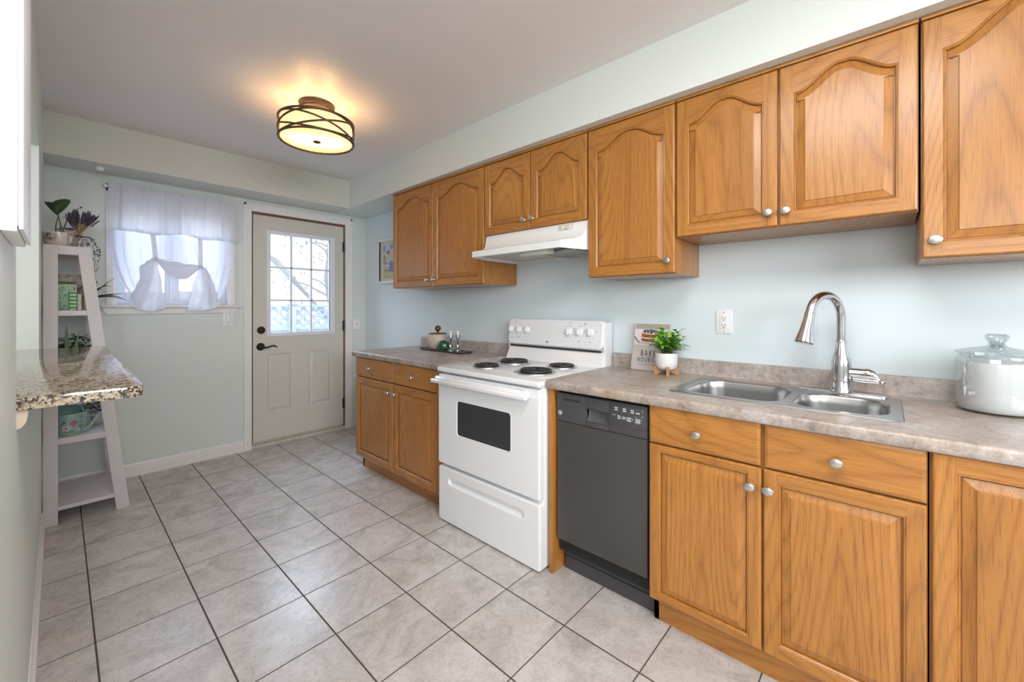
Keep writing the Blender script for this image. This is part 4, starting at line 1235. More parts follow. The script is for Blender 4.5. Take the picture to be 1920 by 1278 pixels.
# ------------------------------------------------------------------ wall plates and picture
def plate(name, label, cat, loc, rot, w_, h, kind):
    t = thing(name, label, cat, loc, rot)
    b = B(); b.box(-w_ / 2, w_ / 2, -0.006, 0.0, -h / 2, h / 2, 0.002); p_ = b.build('cover_plate', PLASTIC, t)
    if kind == 'outlet':
        b = B(); b.box(-0.017, 0.017, -0.0085, -0.004, -0.034, 0.034, 0.0015); b.build('receptacle', PLASTIC, t)
        b = B()
        for zc in (0.018, -0.018):
            b.box(-0.0075, -0.0055, -0.0090, -0.008, zc - 0.002, zc + 0.007); b.box(0.0055, 0.0075, -0.0090, -0.008, zc - 0.002, zc + 0.006)
            b.lathe([(0, -0.0090), (0.0026, -0.0090), (0.0026, -0.008)], (0, 0, zc - 0.009), 12, M=Matrix.Rotation(-PI / 2, 4, 'X') @ Matrix.Scale(1, 4))
        b.build('slots', DARK, t, smooth=False)
    if kind == 'switch':
        b = B(); b.prism([(-0.0085, 0.0), (-0.0105, 0.031), (-0.005, 0.033), (-0.005, -0.033), (-0.007, -0.031)], 'x', -0.0165, 0.0165); b.build('rocker', PLASTIC, t)
        b = B(); b.box(-0.0185, 0.0185, -0.0068, -0.005, -0.0350, 0.0350); b.build('rocker_gap', mat('gap_grey', (0.40, 0.40, 0.39), 0.6, var=0.05), t, smooth=False)
    if kind == 'jack':
        b = B(); b.lathe([(0, -0.014), (0.004, -0.014), (0.0045, -0.006)], (0, 0, 0), 12, M=Matrix.Rotation(-PI / 2, 4, 'X')); b.build('jack', BRONZE, t)
    for zc in (h / 2 - 0.010, -h / 2 + 0.010):
        b = B(); b.lathe([(0, -0.0072), (0.0025, -0.0068), (0.003, -0.005)], (0, 0, zc), 10, M=Matrix.Rotation(-PI / 2, 4, 'X')); b.build('screw', PAN, t)
    return t
plate('wall_outlet', 'white double wall outlet above the sink backsplash', 'outlet', (0, -3.506, 1.167), RW, 0.070, 0.114, 'outlet')
plate('light_switch', 'white rocker light switch under the window beside the door', 'light switch', (-1.230, 0, 1.144), 0, 0.070, 0.114, 'switch')
plate('cable_plate', 'small painted cable plate on the wall right of the door', 'wall plate', (-0.099, 0, 1.062), 0, 0.070, 0.105, 'jack')
b = B(); b.lathe([(0, -0.022), (0.018, -0.022), (0.020, -0.018), (0.020, 0)], (-2.002, -0.20, ZS), 20)
b.build('ceiling_sensor', PLASTIC); tag(bpy.data.objects['ceiling_sensor'], 'small white round fitting under the soffit above the window', 'fitting')

pc = thing('framed_picture', 'white framed street watercolour partly hidden behind the wall cabinet', 'picture', (-0.002, -0.302, 1.473), RW)
b = B()
PW, PH = 0.36, 0.437
for x0, x1, z0, z1 in ((0, 0.022, 0, PH), (PW - 0.022, PW, 0, PH), (0.022, PW - 0.022, 0, 0.022), (0.022, PW - 0.022, PH - 0.022, PH)): b.box(x0, x1, -0.022, 0, z0, z1, 0.002)
b.build('frame', mat('white_frame', (0.80, 0.80, 0.81), 0.35, var=0.02), pc)
b = B(); b.box(0.018, PW - 0.018, -0.008, -0.002, 0.018, PH - 0.018); b.build('mat_board', mat('cream_mat', (0.62, 0.60, 0.52), 0.7, var=0.03), pc, smooth=False)
art_cols = [(0.60, 0.62, 0.66), (0.22, 0.42, 0.66), (0.30, 0.27, 0.22), (0.60, 0.58, 0.52), (0.42, 0.34, 0.25), (0.46, 0.47, 0.26), (0.22, 0.28, 0.50)]
arts = [mat('watercolour_wash', c, 0.7, var=0.3, scale=70) for c in art_cols]
b = B()
ax0, ax1, az0, az1 = 0.085, PW - 0.085, 0.048, PH - 0.058
def ap(x0, x1, z0, z1, m): b.box(ax0 + x0 * (ax1 - ax0), ax0 + x1 * (ax1 - ax0), -0.0095 - 0.0002 * m, -0.0075, az0 + z0 * (az1 - az0), az0 + z1 * (az1 - az0), mi=m)
ap(0, 1, 0, 1, 0); ap(0, 0.2, 0.80, 0.98, 1); ap(0.62, 1, 0.86, 1.0, 1); ap(0.3, 0.62, 0.72, 0.80, 2); ap(0.40, 0.52, 0.80, 0.85, 2); ap(0.34, 0.58, 0.5, 0.72, 3)
ap(0.0, 0.26, 0.46, 0.62, 4); ap(0.04, 0.16, 0.62, 0.70, 2); ap(0.02, 0.55, 0.42, 0.455, 2); ap(0.0, 0.5, 0.33, 0.36, 4); ap(0.58, 1.0, 0.18, 0.5, 6); ap(0.03, 0.55, 0.17, 0.29, 4); ap(0.0, 1.0, 0.0, 0.15, 5); ap(0.62, 0.9, 0.5, 0.78, 3); ap(0.60, 0.92, 0.70, 0.74, 2)
b.build('artwork', arts, pc, smooth=False)

# ------------------------------------------------------------------ things on the left counter
CT = 0.900
b = B()
Mt = Matrix.Translation((-0.185, -1.575, CT)) @ Matrix.Rotation(math.radians(-3), 4, 'Z')
tp = rrect(-0.062, 0.062, -0.275, 0.275, 0.02, 5)
b.loops([[(x, y, 0.006) for x, y in inset(tp, .02)], [(x, y, 0.0006) for x, y in inset(tp, .012)], [(x, y, 0.010) for x, y in tp], [(x, y, 0.014) for x, y in inset(tp, 0.001)], [(x, y, 0.014) for x, y in inset(tp, 0.005)], [(x, y, 0.010) for x, y in inset(tp, 0.010)]])
b.poly([(x, y, 0.0006) for x, y in inset(tp, .012)])
bmesh.ops.recalc_face_normals(b.bm, faces=b.bm.faces)
o = b.build('serving_tray', WALNUT, angle=30); o.matrix_world = Mt
tag(o, 'long dark brown wooden tray on the left countertop', 'tray')
ZT_ = CT + 0.0105
cn = thing('lidded_canister', 'round beige stoneware canister with dark wooden knob on the tray', 'canister', (-0.180, -1.480, ZT_))
b = B(); b.lathe([(0, 0), (0.050, 0.0), (0.062, 0.008), (0.076, 0.035), (0.080, 0.062), (0.077, 0.095), (0.071, 0.115), (0.068, 0.118), (0, 0.1185)], n=40); b.build('jar_body', BEIGE, cn)
b = B(); b.lathe([(0, 0.128), (0.066, 0.125), (0.070, 0.121), (0.069, 0.118), (0, 0.118)], n=40); ld = b.build('lid', mat('dark_wood_lid', (0.10, 0.07, 0.03), 0.45, var=0.2), cn)
b = B(); b.lathe([(0.010, 0.126), (0.009, 0.138), (0.016, 0.143), (0.023, 0.153), (0.024, 0.165), (0.019, 0.177), (0.010, 0.183), (0, 0.184)], n=24); b.build('knob', KNOBW, ld)
b = B(); n = 60; prof = [(0, 0.0), (0.026, 0.0), (0.040, 0.010), (0.047, 0.030), (0.046, 0.048), (0.036, 0.066), (0.020, 0.075), (0.010, 0.072), (0.008, 0.062)]
rows = []
for r_, z in prof[1:]:
    rows.append([((r_ * (1 + 0.045 * abs(math.sin(4.5 * 2 * PI * k / n)))) * math.cos(2 * PI * k / n), (r_ * (1 + 0.045 * abs(math.sin(4.5 * 2 * PI * k / n)))) * math.sin(2 * PI * k / n), z) for k in range(n)])
b.grid(rows, closed=True); b.poly([p for p in rows[0]][::-1])
bmesh.ops.recalc_face_normals(b.bm, faces=b.bm.faces)
o = b.build('gourd_vase', GREENG); o.location = (-0.222, -1.608, ZT_)
tag(o, 'small round dark green ribbed glazed vase in front of the canister', 'vase')
for (gx_, gy_, hgt, lab1, lab2) in ((-0.205, -1.668, 0.118, 'clear cut-glass candlestick nearer the green vase', 'ivory candle stub in the left glass candlestick'),
                                   (-0.172, -1.712, 0.122, 'clear cut-glass candlestick behind the other, nearer the stove', 'ivory candle stub in the right glass candlestick')):
    b = B()
    b.lathe([(0, 0.0), (0.030, 0.0), (0.031, 0.005), (0.020, 0.012), (0.011, 0.022), (0.016, 0.034), (0.019, 0.046), (0.010, 0.058), (0.017, 0.070), (0.010, 0.080), (0.014, 0.088), (0.019, 0.100), (0.021, hgt), (0.0135, hgt), (0.0125, 0.098), (0, 0.096)], n=10)
    o = b.build('glass_candlestick', CRYSTAL, angle=15); o.location = (gx_, gy_, ZT_)
    tag(o, lab1, 'candlestick', 'glass candlesticks on the tray')
    cd_ = thing('candle', lab2, 'candle', (gx_, gy_, ZT_ + 0.0985), 0, 'candle stubs on the tray')
    b = B(); b.lathe([(0, 0.0), (0.0105, 0.0), (0.0105, 0.052), (0.008, 0.055), (0, 0.053)], n=20); b.build('wax', WAX, cd_)
    b = B(); b.tube([(0, 0, 0.052), (0.001, 0, 0.058), (0.002, 0.001, 0.064)], 0.0009, 6); b.build('wick', PRINTK, cd_)

# ------------------------------------------------------------------ cookbook, plant, jar on the right counter
BW, BH, BT = 0.200, 0.252, 0.016
bk = thing('cookbook', 'pale cookbook with a layer cake on its cover leaning on the wall', 'book', (-0.074, -3.052, CT + 0.001), RW)
lean = math.asin((0.074 - 0.024) / BH)
pv = bpy.data.objects
def bookpart(b, name, m, parent, smooth=True):
    o = b.build(name, m, parent, smooth); o.rotation_euler = (-lean, 0, 0); return o
b = B(); b.box(0, BW, 0.0, 0.002, 0, BH, 0.0006, mi=0); b.box(0, BW, BT - 0.002, BT, 0, BH, 0.0006, mi=0); b.box(0, 0.002, 0.0, BT, 0, BH, mi=0)
cv_ = bookpart(b, 'cover', [COVER], bk)
b = B(); b.box(0.002, BW - 0.003, 0.002, BT - 0.002, 0.003, BH - 0.003); bookpart(b, 'pages', PAPER, bk, False)
def cov(b, x0, x1, z0, z1, lift, mi=0): b.box(x0, x1, -lift, 0.0004, z0, z1, mi=mi)
b = B(); cov(b, 0.012, BW - 0.001, 0.222, BH - 0.001, 0.0002, 0); cov(b, 0.008, BW - 0.001, 0.135, 0.222, 0.00022, 1)
cakeX, cw = 0.100, 0.052
def ell(cx, cz, rx, rz, lift, mi, a0=0, a1=360, n=28):
    pts = [(cx + rx * math.cos(math.radians(a0 + (a1 - a0) * k / n)), cz + rz * math.sin(math.radians(a0 + (a1 - a0) * k / n))) for k in range(n if a1 - a0 == 360 else n + 1)]
    b.prism(pts, 'y', -lift, 0.0, mi)
ell(cakeX + 0.005, 0.152, 0.080, 0.010, 0.0004, 5); ell(cakeX + 0.005, 0.1535, 0.074, 0.009, 0.0005, 1)
for z0, z1, m_ in ((0.160, 0.178, 2), (0.176, 0.184, 3), (0.182, 0.203, 2)):
    ell(cakeX, z0, cw, 0.007, 0.0008 + z0 * 0.001, m_); cov(b, cakeX - cw, cakeX + cw, z0, z1, 0.0008 + z0 * 0.001, m_)
ell(cakeX, 0.203, cw, 0.009, 0.0012, 3)
for k in range(90):
    a = rnd.uniform(0, 2 * PI); r_ = math.sqrt(rnd.random())
    ell(cakeX + cw * .86 * r_ * math.cos(a), 0.208 + 0.011 * r_ * math.sin(a) + rnd.uniform(0, .004), 0.0035, 0.0030, 0.0014 + rnd.uniform(0, .0006), 4, n=8)
b.prism([(0.004, 0.178), (0.010, 0.183), (0.022, 0.166), (0.040, 0.146), (0.036, 0.143), (0.018, 0.160)], 'y', -0.0009, 0.0, 5)
bo = bookpart(b, 'cover_picture', [COVERTOP, COVERMID, SPONGE, CREAMF, BERRY, mat('grey_fork', (0.20, 0.19, 0.18), 0.5, var=0.1)], bk, False)
pr_ = thing('book_print', None, None); pr_.parent = bk; pr_.rotation_euler = (-lean, 0, 0)
TXT = mat('book_lettering', (0.055, 0.05, 0.05), 0.5, var=0.1)
text('cover_title', 'BAKE', 0.046, TXT, pr_, (0.050, -0.0006, 0.076), (PI / 2, 0, 0), sx=0.60, spacing=1.45)
text('cover_subtitle', 'NOURISH', 0.036, TXT, pr_, (0.034, -0.0006, 0.044), (PI / 2, 0, 0), sx=0.55, spacing=1.45)
b = B()
for z, x0, x1 in ((0.033, 0.034, 0.160), (0.026, 0.046, 0.140)):
    x = x0
    while x < x1:
        w_ = rnd.uniform(.003, .009); b.box(x, x + w_, -0.0006, 0.0, z, z + 0.0014); x += w_ + 0.0022
for k in range(6): b.box(0.078 + k * 0.0062, 0.082 + k * 0.0062, -0.0008, 0.0, 0.2345, 0.2365)
for o in [tag(b.build('small_print', mat('small_print_ink', (0.16, 0.15, 0.14), 0.6, var=0.1), bk, False), kind='stuff')]: o.rotation_euler = (-lean, 0, 0)
# keep the lettering as parts of the book itself
for o in list(pr_.children):
    m_ = pr_.rotation_euler.to_matrix().to_4x4() @ Matrix.LocRotScale(o.location, o.rotation_euler, o.scale)
    o.parent = bk; o.matrix_basis = m_
bpy.data.objects.remove(pr_)

PX_, PY_ = -0.128, -3.272
b = B()
for a in (math.radians(28), math.radians(118)):
    sh = [(-0.060, 0.0), (-0.030, 0.0), (0.0, 0.016), (0.030, 0.0), (0.060, 0.0), (0.062, 0.044), (0.052, 0.044), (0.040, 0.028), (0.0, 0.0235), (-0.040, 0.028), (-0.052, 0.044), (-0.062, 0.044)]
    sh = [(-0.060, 0.0), (-0.045, 0.0), (-0.02, 0.013), (0.02, 0.013), (0.045, 0.0), (0.060, 0.0), (0.060, 0.045), (0.050, 0.040), (0.036, 0.024), (-0.036, 0.024), (-0.050, 0.040), (-0.060, 0.045)]
    b.prism(sh, 'y', -0.007, 0.007, M=Matrix.Rotation(a, 4, 'Z'))
o = b.build('plant_stand', STANDW, smooth=False); o.location = (PX_, PY_, CT + 0.0005)
tag(o, 'crossed wooden stand under the small white plant pot', 'plant stand')
pp = thing('potted_plant', 'bright green leafy plant in a white dimpled pot before the cookbook', 'potted plant', (PX_, PY_, CT + 0.0255))
b = B(); b.lathe([(0, 0.0), (0.034, 0.0), (0.044, 0.006), (0.0515, 0.022), (0.0535, 0.045), (0.0535, 0.080), (0.0525, 0.084), (0.050, 0.084), (0.049, 0.074), (0, 0.073)], n=40); b.build('pot', WHITEPOT, pp)
b = B(); b.lathe([(0, 0.077), (0.045, 0.0765), (0.049, 0.075)], n=24); b.build('soil', SOIL, pp)
b = B()
for k in range(52):
    a = rnd.uniform(0, 2 * PI); tilt = rnd.uniform(0.15, 1.25); L = rnd.uniform(0.075, 0.125) * (1.0 if tilt < 0.9 else 0.92)
    d = Vector((math.sin(tilt) * math.cos(a), math.sin(tilt) * math.sin(a), math.cos(tilt)))
    p0 = Vector((rnd.uniform(-.025, .025), rnd.uniform(-.025, .025), 0.075)); p1 = p0 + d * L * .6 + Vector((0, 0, 0.012)); p2 = p0 + d * L
    if p2.y > 0.005 and p2.x > 0.03: continue
    b.tube([p0, p1, p2], [0.0015, 0.0013, 0.001], 5, mi=1)
    for j in range(6):
        u = 0.3 + 0.7 * j / 5; c = p0.lerp(p2, u) + Vector((0, 0, 0.008))
        if c.y > 0.0 and c.x > 0.012: continue
        aa = j * 2.4 + a; dv = d * 0.6 + Vector((math.cos(aa), math.sin(aa), rnd.uniform(-.2, .5)))
        b.leaf(c, dv, (0, 0, 1), rnd.uniform(.026, .042), rnd.uniform(.017, .025), curl=rnd.uniform(.1, .5), n=4)
b.build('foliage', [LEAFB, STEM], pp)

JX, JY = -0.152, -4.357
jr = thing('glass_jar', 'large lidded glass jar of flour at the right end of the counter', 'jar', (JX, JY, CT))
b = B(); b.lathe([(0, 0.0), (0.078, 0.0), (0.089, 0.006), (0.0935, 0.020), (0.0945, 0.06), (0.0945, 0.158), (0.093, 0.168), (0.088, 0.174), (0.087, 0.182),
     (0.0835, 0.182), (0.084, 0.172), (0.0900, 0.166), (0.0915, 0.157), (0.0915, 0.06), (0.090, 0.020), (0.085, 0.008), (0, 0.006)], n=56); b.build('jar_body', JARG, jr)
b = B(); b.lathe([(0.080, 0.176), (0.081, 0.186), (0.094, 0.188), (0.0955, 0.191), (0.0945, 0.194), (0.080, 0.199), (0.052, 0.206), (0.032, 0.210), (0.024, 0.213), (0.019, 0.217), (0.019, 0.226), (0.022, 0.232), (0.0265, 0.240), (0.0265, 0.247), (0.022, 0.252), (0.010, 0.253), (0, 0.253)], n=56)
b.lathe([(0.0, 0.2085), (0.014, 0.2085), (0.015, 0.228), (0.0, 0.230)], n=24); b.build('lid', clear_glass('lid_glass', (0.80, 0.84, 0.85), 0.08, 0.03, 0.8), jr)
b = B(); b.lathe([(0, 0.0), (0.080, 0.0), (0.086, 0.006), (0.089, 0.02), (0.0905, 0.06), (0.0905, 0.150), (0.089, 0.154), (0.06, 0.157), (0.03, 0.154), (0, 0.156)], n=56)
o = b.build('flour', FLOUR); o.location = (JX, JY, CT + 0.0075)
tag(o, 'white flour filling the large glass jar', 'flour', kind='stuff')

# ------------------------------------------------------------------ ladder shelf on the left wall
sh = thing('ladder_shelf', 'whitewashed A-frame plant shelf standing against the left wall', 'shelf', (-2.247, -0.605, 0.0))
SD = 0.50                                  # length along the wall
def fx(z): return lerp(0.358, 0.187, z / 1.595)     # outer edge of the sloping front leg
for y0 in (0.0, SD - 0.02):
    b = B(); b.box(0.0, 0.057, y0, y0 + 0.02, 0.0, 1.592, 0.002); b.build('rear_leg', SHELFW, sh)
    b = B(); b.prism([(fx(0) - 0.060, 0.0), (fx(0), 0.0), (fx(1.592), 1.592), (fx(1.592) - 0.056, 1.592)], 'y', y0, y0 + 0.02, bev=0.0015); b.build('front_leg', SHELFW, sh)
    b = B(); b.box(0.057, fx(1.56) - 0.056, y0 + 0.001, y0 + 0.019, 1.541, 1.591, 0.0015); b.build('top_rail', SHELFW, sh)
for zt, th_ in ((1.592, 0.018), (1.219, 0.030), (0.852, 0.032), (0.487, 0.034), (0.100, 0.022)):
    b = B()
    if zt > 1.5: b.box(0.004, fx(zt) - 0.006, 0.0205, SD - 0.0205, zt - th_, zt, 0.002)
    else: b.box(0.004, fx(zt) - 0.012, 0.0045, SD - 0.0045, zt - th_, zt, 0.002)
    b.build('shelf_board', SHELFW, sh)

Z0, Z1, Z2, Z3 = 1.5925, 1.2195, 0.8525, 0.4875
# --- top board
m1 = thing('soup_mug_planter', 'cream soup mug with black scrollwork at the shelf top, nearest the wall', 'planter', (-2.188, -0.490, Z0))
b = B(); b.lathe([(0, 0.0), (0.047, 0.0), (0.053, 0.006), (0.059, 0.03), (0.0605, 0.060), (0.0605, 0.082), (0.0585, 0.083), (0.057, 0.078), (0, 0.077)], n=40); b.build('cup', CREAM, m1)
b = B()
ha = math.radians(-52)
hc = Vector((math.cos(ha), math.sin(ha), 0))
b.tube([hc * 0.058 + Vector((0, 0, 0.064)), hc * 0.072 + Vector((0, 0, 0.064)), hc * 0.080 + Vector((0, 0, 0.050)), hc * 0.080 + Vector((0, 0, 0.034)), hc * 0.070 + Vector((0, 0, 0.022)), hc * 0.056 + Vector((0, 0, 0.022))], 0.0055, 10)
b.build('handle', CREAM, m1)
def scroll(b, R, za, ang0, n_, seed, wid=0.55):
    rr = random.Random(seed)
    for k in range(n_):
        a0 = ang0 + rr.uniform(-wid, wid); z0 = za + rr.uniform(-0.018, 0.018); dirn = rr.choice((-1, 1))
        pts = []
        for j in range(14):
            u = j / 13; th_ = u * 4.6
            rad = 0.011 * (1 - 0.75 * u)
            aa = a0 + dirn * (rad * math.cos(th_)) / R; zz = z0 + rad * math.sin(th_)
            pts.append((R * math.cos(aa), R * math.sin(aa), zz))
        b.tube(pts, 0.0011, 5)
b = B(); scroll(b, 0.0606, 0.048, math.radians(-118), 14, 4); b.build('scroll_pattern', SCROLL, m1)
b = B(); b.lathe([(0, 0.0785), (0.045, 0.079), (0.0572, 0.078)], n=20); b.build('soil', SOIL, m1)
b = B()
def bigleaf(b, base, tip, side_dir, wid, mi=0, n=12, sag=0.02):
    base, tip = Vector(base), Vector(tip); d = tip - base; sdv = Vector(side_dir).normalized()
    up = sdv.cross(d).normalized(); rows = []
    for i in range(n + 1):
        u = i / n; ww = wid * (math.sin(PI * min(1, u * 0.98 + 0.03) ** 0.62)) * (1 if u < 0.999 else 0)
        c = base + d * u - up * sag * math.sin(PI * u)
        rows.append([c - sdv * ww + up * ww * .25, c - sdv * ww * .5 + up * ww * .06, c, c + sdv * ww * .5 + up * ww * .06, c + sdv * ww + up * ww * .25])
    b.grid(rows, mi)
b.tube([(-0.012, 0.0, 0.075), (-0.010, -0.005, 0.13), (0.000, -0.01, 0.185)], [0.0035, 0.003, 0.0022], 7, mi=1)
b.tube([(0.010, 0.01, 0.075), (0.008, 0.004, 0.13), (-0.004, 0.0, 0.20), (-0.022, -0.010, 0.256)], [0.004, 0.003, 0.0025, 0.002], 7, mi=1)
def half_leaf(mid, edge, n=8):
    def sample(pts, u):
        k = u * (len(pts) - 1); i = min(int(k), len(pts) - 2)
        return Vector(pts[i]).lerp(Vector(pts[i + 1]), k - i)
    b.grid([[sample(mid, i / n), sample(mid, i / n).lerp(sample(edge, i / n), .5) + Vector((0, -0.004, 0)), sample(edge, i / n)] for i in range(n + 1)])
rib = [(-0.022, -0.012, 0.256), (-0.017, -0.022, 0.235), (-0.011, -0.027, 0.208), (-0.006, -0.024, 0.181)]
half_leaf(rib, [(-0.040, 0.004, 0.257), (-0.058, 0.010, 0.259), (-0.048, 0.006, 0.238), (-0.032, -0.004, 0.214), (-0.016, -0.016, 0.192), (-0.006, -0.024, 0.181)])
half_leaf(rib, [(-0.014, 0.004, 0.270), (0.014, 0.014, 0.288), (0.046, 0.020, 0.294), (0.050, 0.016, 0.276), (0.030, 0.004, 0.232), (0.010, -0.012, 0.202), (-0.006, -0.024, 0.181)])
b.tube([(0.015, 0.0, 0.08), (0.035, 0.0, 0.17), (0.062, -0.002, 0.225), (0.088, -0.004, 0.245)], [0.003, 0.0025, 0.002, 0.0015], 7, mi=1)
b.ball((0.092, -0.004, 0.247), 0.0055, 0); b.leaf((0.030, -0.01, 0.19), (0.8, -0.2, -0.35), (0, 0, 1), 0.075, 0.03)
b.build('foliage', [LEAFD, STEM], m1)

p2 = thing('white_pot_plant', 'round white glazed pot with a small sprig behind the scrollwork mug', 'potted plant', (-2.140, -0.330, Z0))
b = B(); b.lathe([(0, 0.0), (0.040, 0.0), (0.056, 0.02), (0.062, 0.06), (0.060, 0.100), (0.054, 0.118), (0.051, 0.118), (0.050, 0.108), (0, 0.107)], n=36); b.build('pot', CREAM, p2)
b = B()
for k in range(14):
    a = rnd.uniform(0, 2 * PI); d = (math.cos(a), math.sin(a), rnd.uniform(.2, 1.2))
    b.tube([(0, 0, 0.105), (0.02 * math.cos(a), 0.02 * math.sin(a), 0.135)], 0.0014, 5, mi=1)
    b.leaf((0.02 * math.cos(a), 0.02 * math.sin(a), 0.13), d, (0, 0, 1), rnd.uniform(.03, .05), 0.022, curl=.5)
b.build('foliage', [LEAFD, STEM], p2)

lj = thing('lavender_jar', 'small clear glass jar holding a dried lavender bunch on the shelf top', 'jar', (-2.106, -0.545, Z0))
b = B(); b.lathe([(0, 0.0), (0.022, 0.0), (0.026, 0.005), (0.0265, 0.035), (0.024, 0.048), (0.017, 0.056), (0.016, 0.066), (0.018, 0.069), (0.0165, 0.069), (0.0145, 0.064), (0.0155, 0.055), (0.022, 0.046), (0.0245, 0.034), (0.024, 0.006), (0, 0.004)], n=32); b.build('glass', JARG, lj)
b = B(); b.tube([(0.019 * math.cos(a), 0.019 * math.sin(a), 0.064 + .001 * math.sin(3 * a)) for a in [k * PI / 10 for k in range(21)]], 0.0022, 6); b.tube([(-0.045, -0.018, 0.072), (0.0, -0.021, 0.066), (0.05, -0.018, 0.062)], 0.0024, 6); b.tube([(-0.02, -0.02, 0.085), (0.0, -0.022, 0.066), (0.018, -0.02, 0.080)], 0.0020, 6); b.build('twine_bow', mat('dark_twine', (0.05, 0.04, 0.04), 0.8, var=0.3), lj)
bq = thing('lavender_bunch', 'bunch of dried purple lavender standing in the small glass jar', 'dried flowers', (-2.106, -0.545, Z0 + 0.006))
b1, b2 = B(), B()
for k in range(46):
    a = rnd.uniform(0, 2 * PI); sp_ = math.sqrt(rnd.random())
    tip = Vector((0.012 + 0.076 * sp_ * math.cos(a), 0.05 * sp_ * math.sin(a), 0.228 - 0.05 * sp_ + rnd.uniform(-.02, .02)))
    foot = Vector((0.010 * math.cos(a + 3), 0.010 * math.sin(a + 3), 0.002)); mid = Vector((0.004 * math.cos(a), 0.004 * math.sin(a), 0.075))
    b1.tube([foot, mid, mid.lerp(tip, .5)], 0.0011, 4)
    L = rnd.uniform(0.055, 0.085); dd = (tip - mid).normalized()
    b2.tube([tip - dd * L, tip - dd * L * .8, tip - dd * L * .45, tip - dd * L * .15, tip], [0.0012, 0.0034, 0.0042, 0.0032, 0.0012], 6)
    for j in range(7):
        c = tip - dd * L * rnd.random() + Vector((rnd.gauss(0, .003), rnd.gauss(0, .003), rnd.gauss(0, .003))); b2.ball(c, rnd.uniform(.0016, .0032), 0, 1)
b1.build('stalks', STRAW, bq); b2.build('flower_spikes', LAVENDER, bq)

p3 = thing('trailing_plant_pot', 'white scrollwork pot with a thin trailing vine at the shelf top edge', 'potted plant', (-2.096, -0.440, Z0))
b = B(); b.lathe([(0, 0.0), (0.028, 0.0), (0.033, 0.006), (0.036, 0.04), (0.037, 0.070), (0.035, 0.071), (0.0335, 0.064), (0, 0.063)], n=32); b.build('pot', CREAM, p3)
b = B(); scroll(b, 0.0372, 0.036, math.radians(-55), 10, 9, 0.7); b.build('scroll_pattern', SCROLL, p3)
b = B()
def vine(pts, nl, seed):
    rr = random.Random(seed); P_ = [Vector(p) for p in pts]; fine_ = []
    for i in range(len(P_) - 1):
        for j in range(6): fine_.append(P_[i].lerp(P_[i + 1], j / 6) + Vector((rr.gauss(0, .0025), rr.gauss(0, .0025), 0)))
    fine_.append(P_[-1]); b.tube(fine_, 0.0011, 5, mi=1)
    for k in range(nl):
        c = rr.choice(fine_); a = rr.uniform(0, 2 * PI)
        b.leaf(c, (math.cos(a), math.sin(a), rr.uniform(-.8, .4)), (0, 0, 1), rr.uniform(.010, .018), 0.011, n=3)
vine([(0.0, 0, 0.065), (0.030, -0.02, 0.080), (0.050, -0.03, 0.05), (0.058, -0.035, -0.04), (0.056, -0.035, -0.14), (0.062, -0.035, -0.20)], 26, 1)
vine([(0.01, 0, 0.065), (0.045, -0.01, 0.075), (0.070, -0.02, 0.03), (0.078, -0.02, -0.05), (0.066, -0.02, -0.13)], 24, 2)
vine([(0.01, 0.01, 0.065), (0.055, 0.0, 0.06), (0.082, -0.01, 0.0), (0.086, -0.015, -0.035)], 18, 3)
b.build('trailing_vine', [LEAFD, STEM], p3)

# --- second shelf
def tin_mat():
    m, t, p = new_mat('green_leaf_print'); tc = t.nodes.new('ShaderNodeTexCoord')
    n = noise_node(t, tc.outputs['Object'], 55, 2, 0.5, 2.5)
    r = ramp_node(t, [(0.42, (0.05, 0.14, 0.06)), (0.47, (0.50, 0.62, 0.48)), (0.56, (0.50, 0.62, 0.48)), (0.60, (0.13, 0.36, 0.12))])
    t.links.new(n, r.inputs[0]); t.links.new(r.outputs[0], p.inputs['Base Color']); p.inputs['Roughness'].default_value = 0.5
    return m
bx = thing('patterned_box', 'green and white leaf-patterned box on the second shelf', 'box', (-2.215, -0.470, Z1))
b = B(); b.box(0, 0.098, 0, 0.07, 0.0, 0.152, 0.002); b.build('box_body', tin_mat(), bx)
b = B()
for x0, x1, z0, z1 in ((0, 0.1, 0.150, 0.155), (0.097, 0.101, 0, 0.155), (0.070, 0.0725, 0, 0.152), (0, 0.1, 0.0, 0.003)): b.box(x0, x1, -0.001, 0.002, z0, z1)
b.build('pale_piping', mat('mint_piping', (0.55, 0.66, 0.52), 0.5, var=0.05), bx, smooth=False)
def stripes():
    m, t, p = new_mat('green_white_stripes'); tc = t.nodes.new('ShaderNodeTexCoord'); s_ = t.nodes.new('ShaderNodeSeparateXYZ')
    t.links.new(tc.outputs['Object'], s_.inputs[0])
    f = math_node(t, 'GREATER_THAN', math_node(t, 'FRACT', math_node(t, 'MULTIPLY', s_.outputs['Z'], 46.0)), 0.48)
    t.links.new(mixc(t, f, (0.62, 0.68, 0.58), (0.10, 0.36, 0.05)), p.inputs['Base Color']); p.inputs['Roughness'].default_value = 0.7
    return m
b = B(); b.box(0.0, 0.032, -0.028, 0.0, 0.0, 0.114, 0.008, seg=3)
o = b.build('striped_cloth', stripes()); o.location = (-2.146, -0.474, Z1); tag(o, 'folded green and white striped cloth leaning on the patterned box', 'cloth')
b = B(); b.box(0.0, 0.018, 0.0, 0.05, 0.0, 0.098, 0.005, seg=3)
o = b.build('folded_napkin', mat('white_linen', (0.66, 0.66, 0.64), 0.8, var=0.05)); o.location = (-2.112, -0.470, Z1); tag(o, 'plain white folded napkin right of the striped cloth', 'napkin')
b = B(); b.lathe([(0, 0), (0.013, 0), (0.014, 0.01), (0.014, 0.105), (0.012, 0.11), (0, 0.11)], n=20)
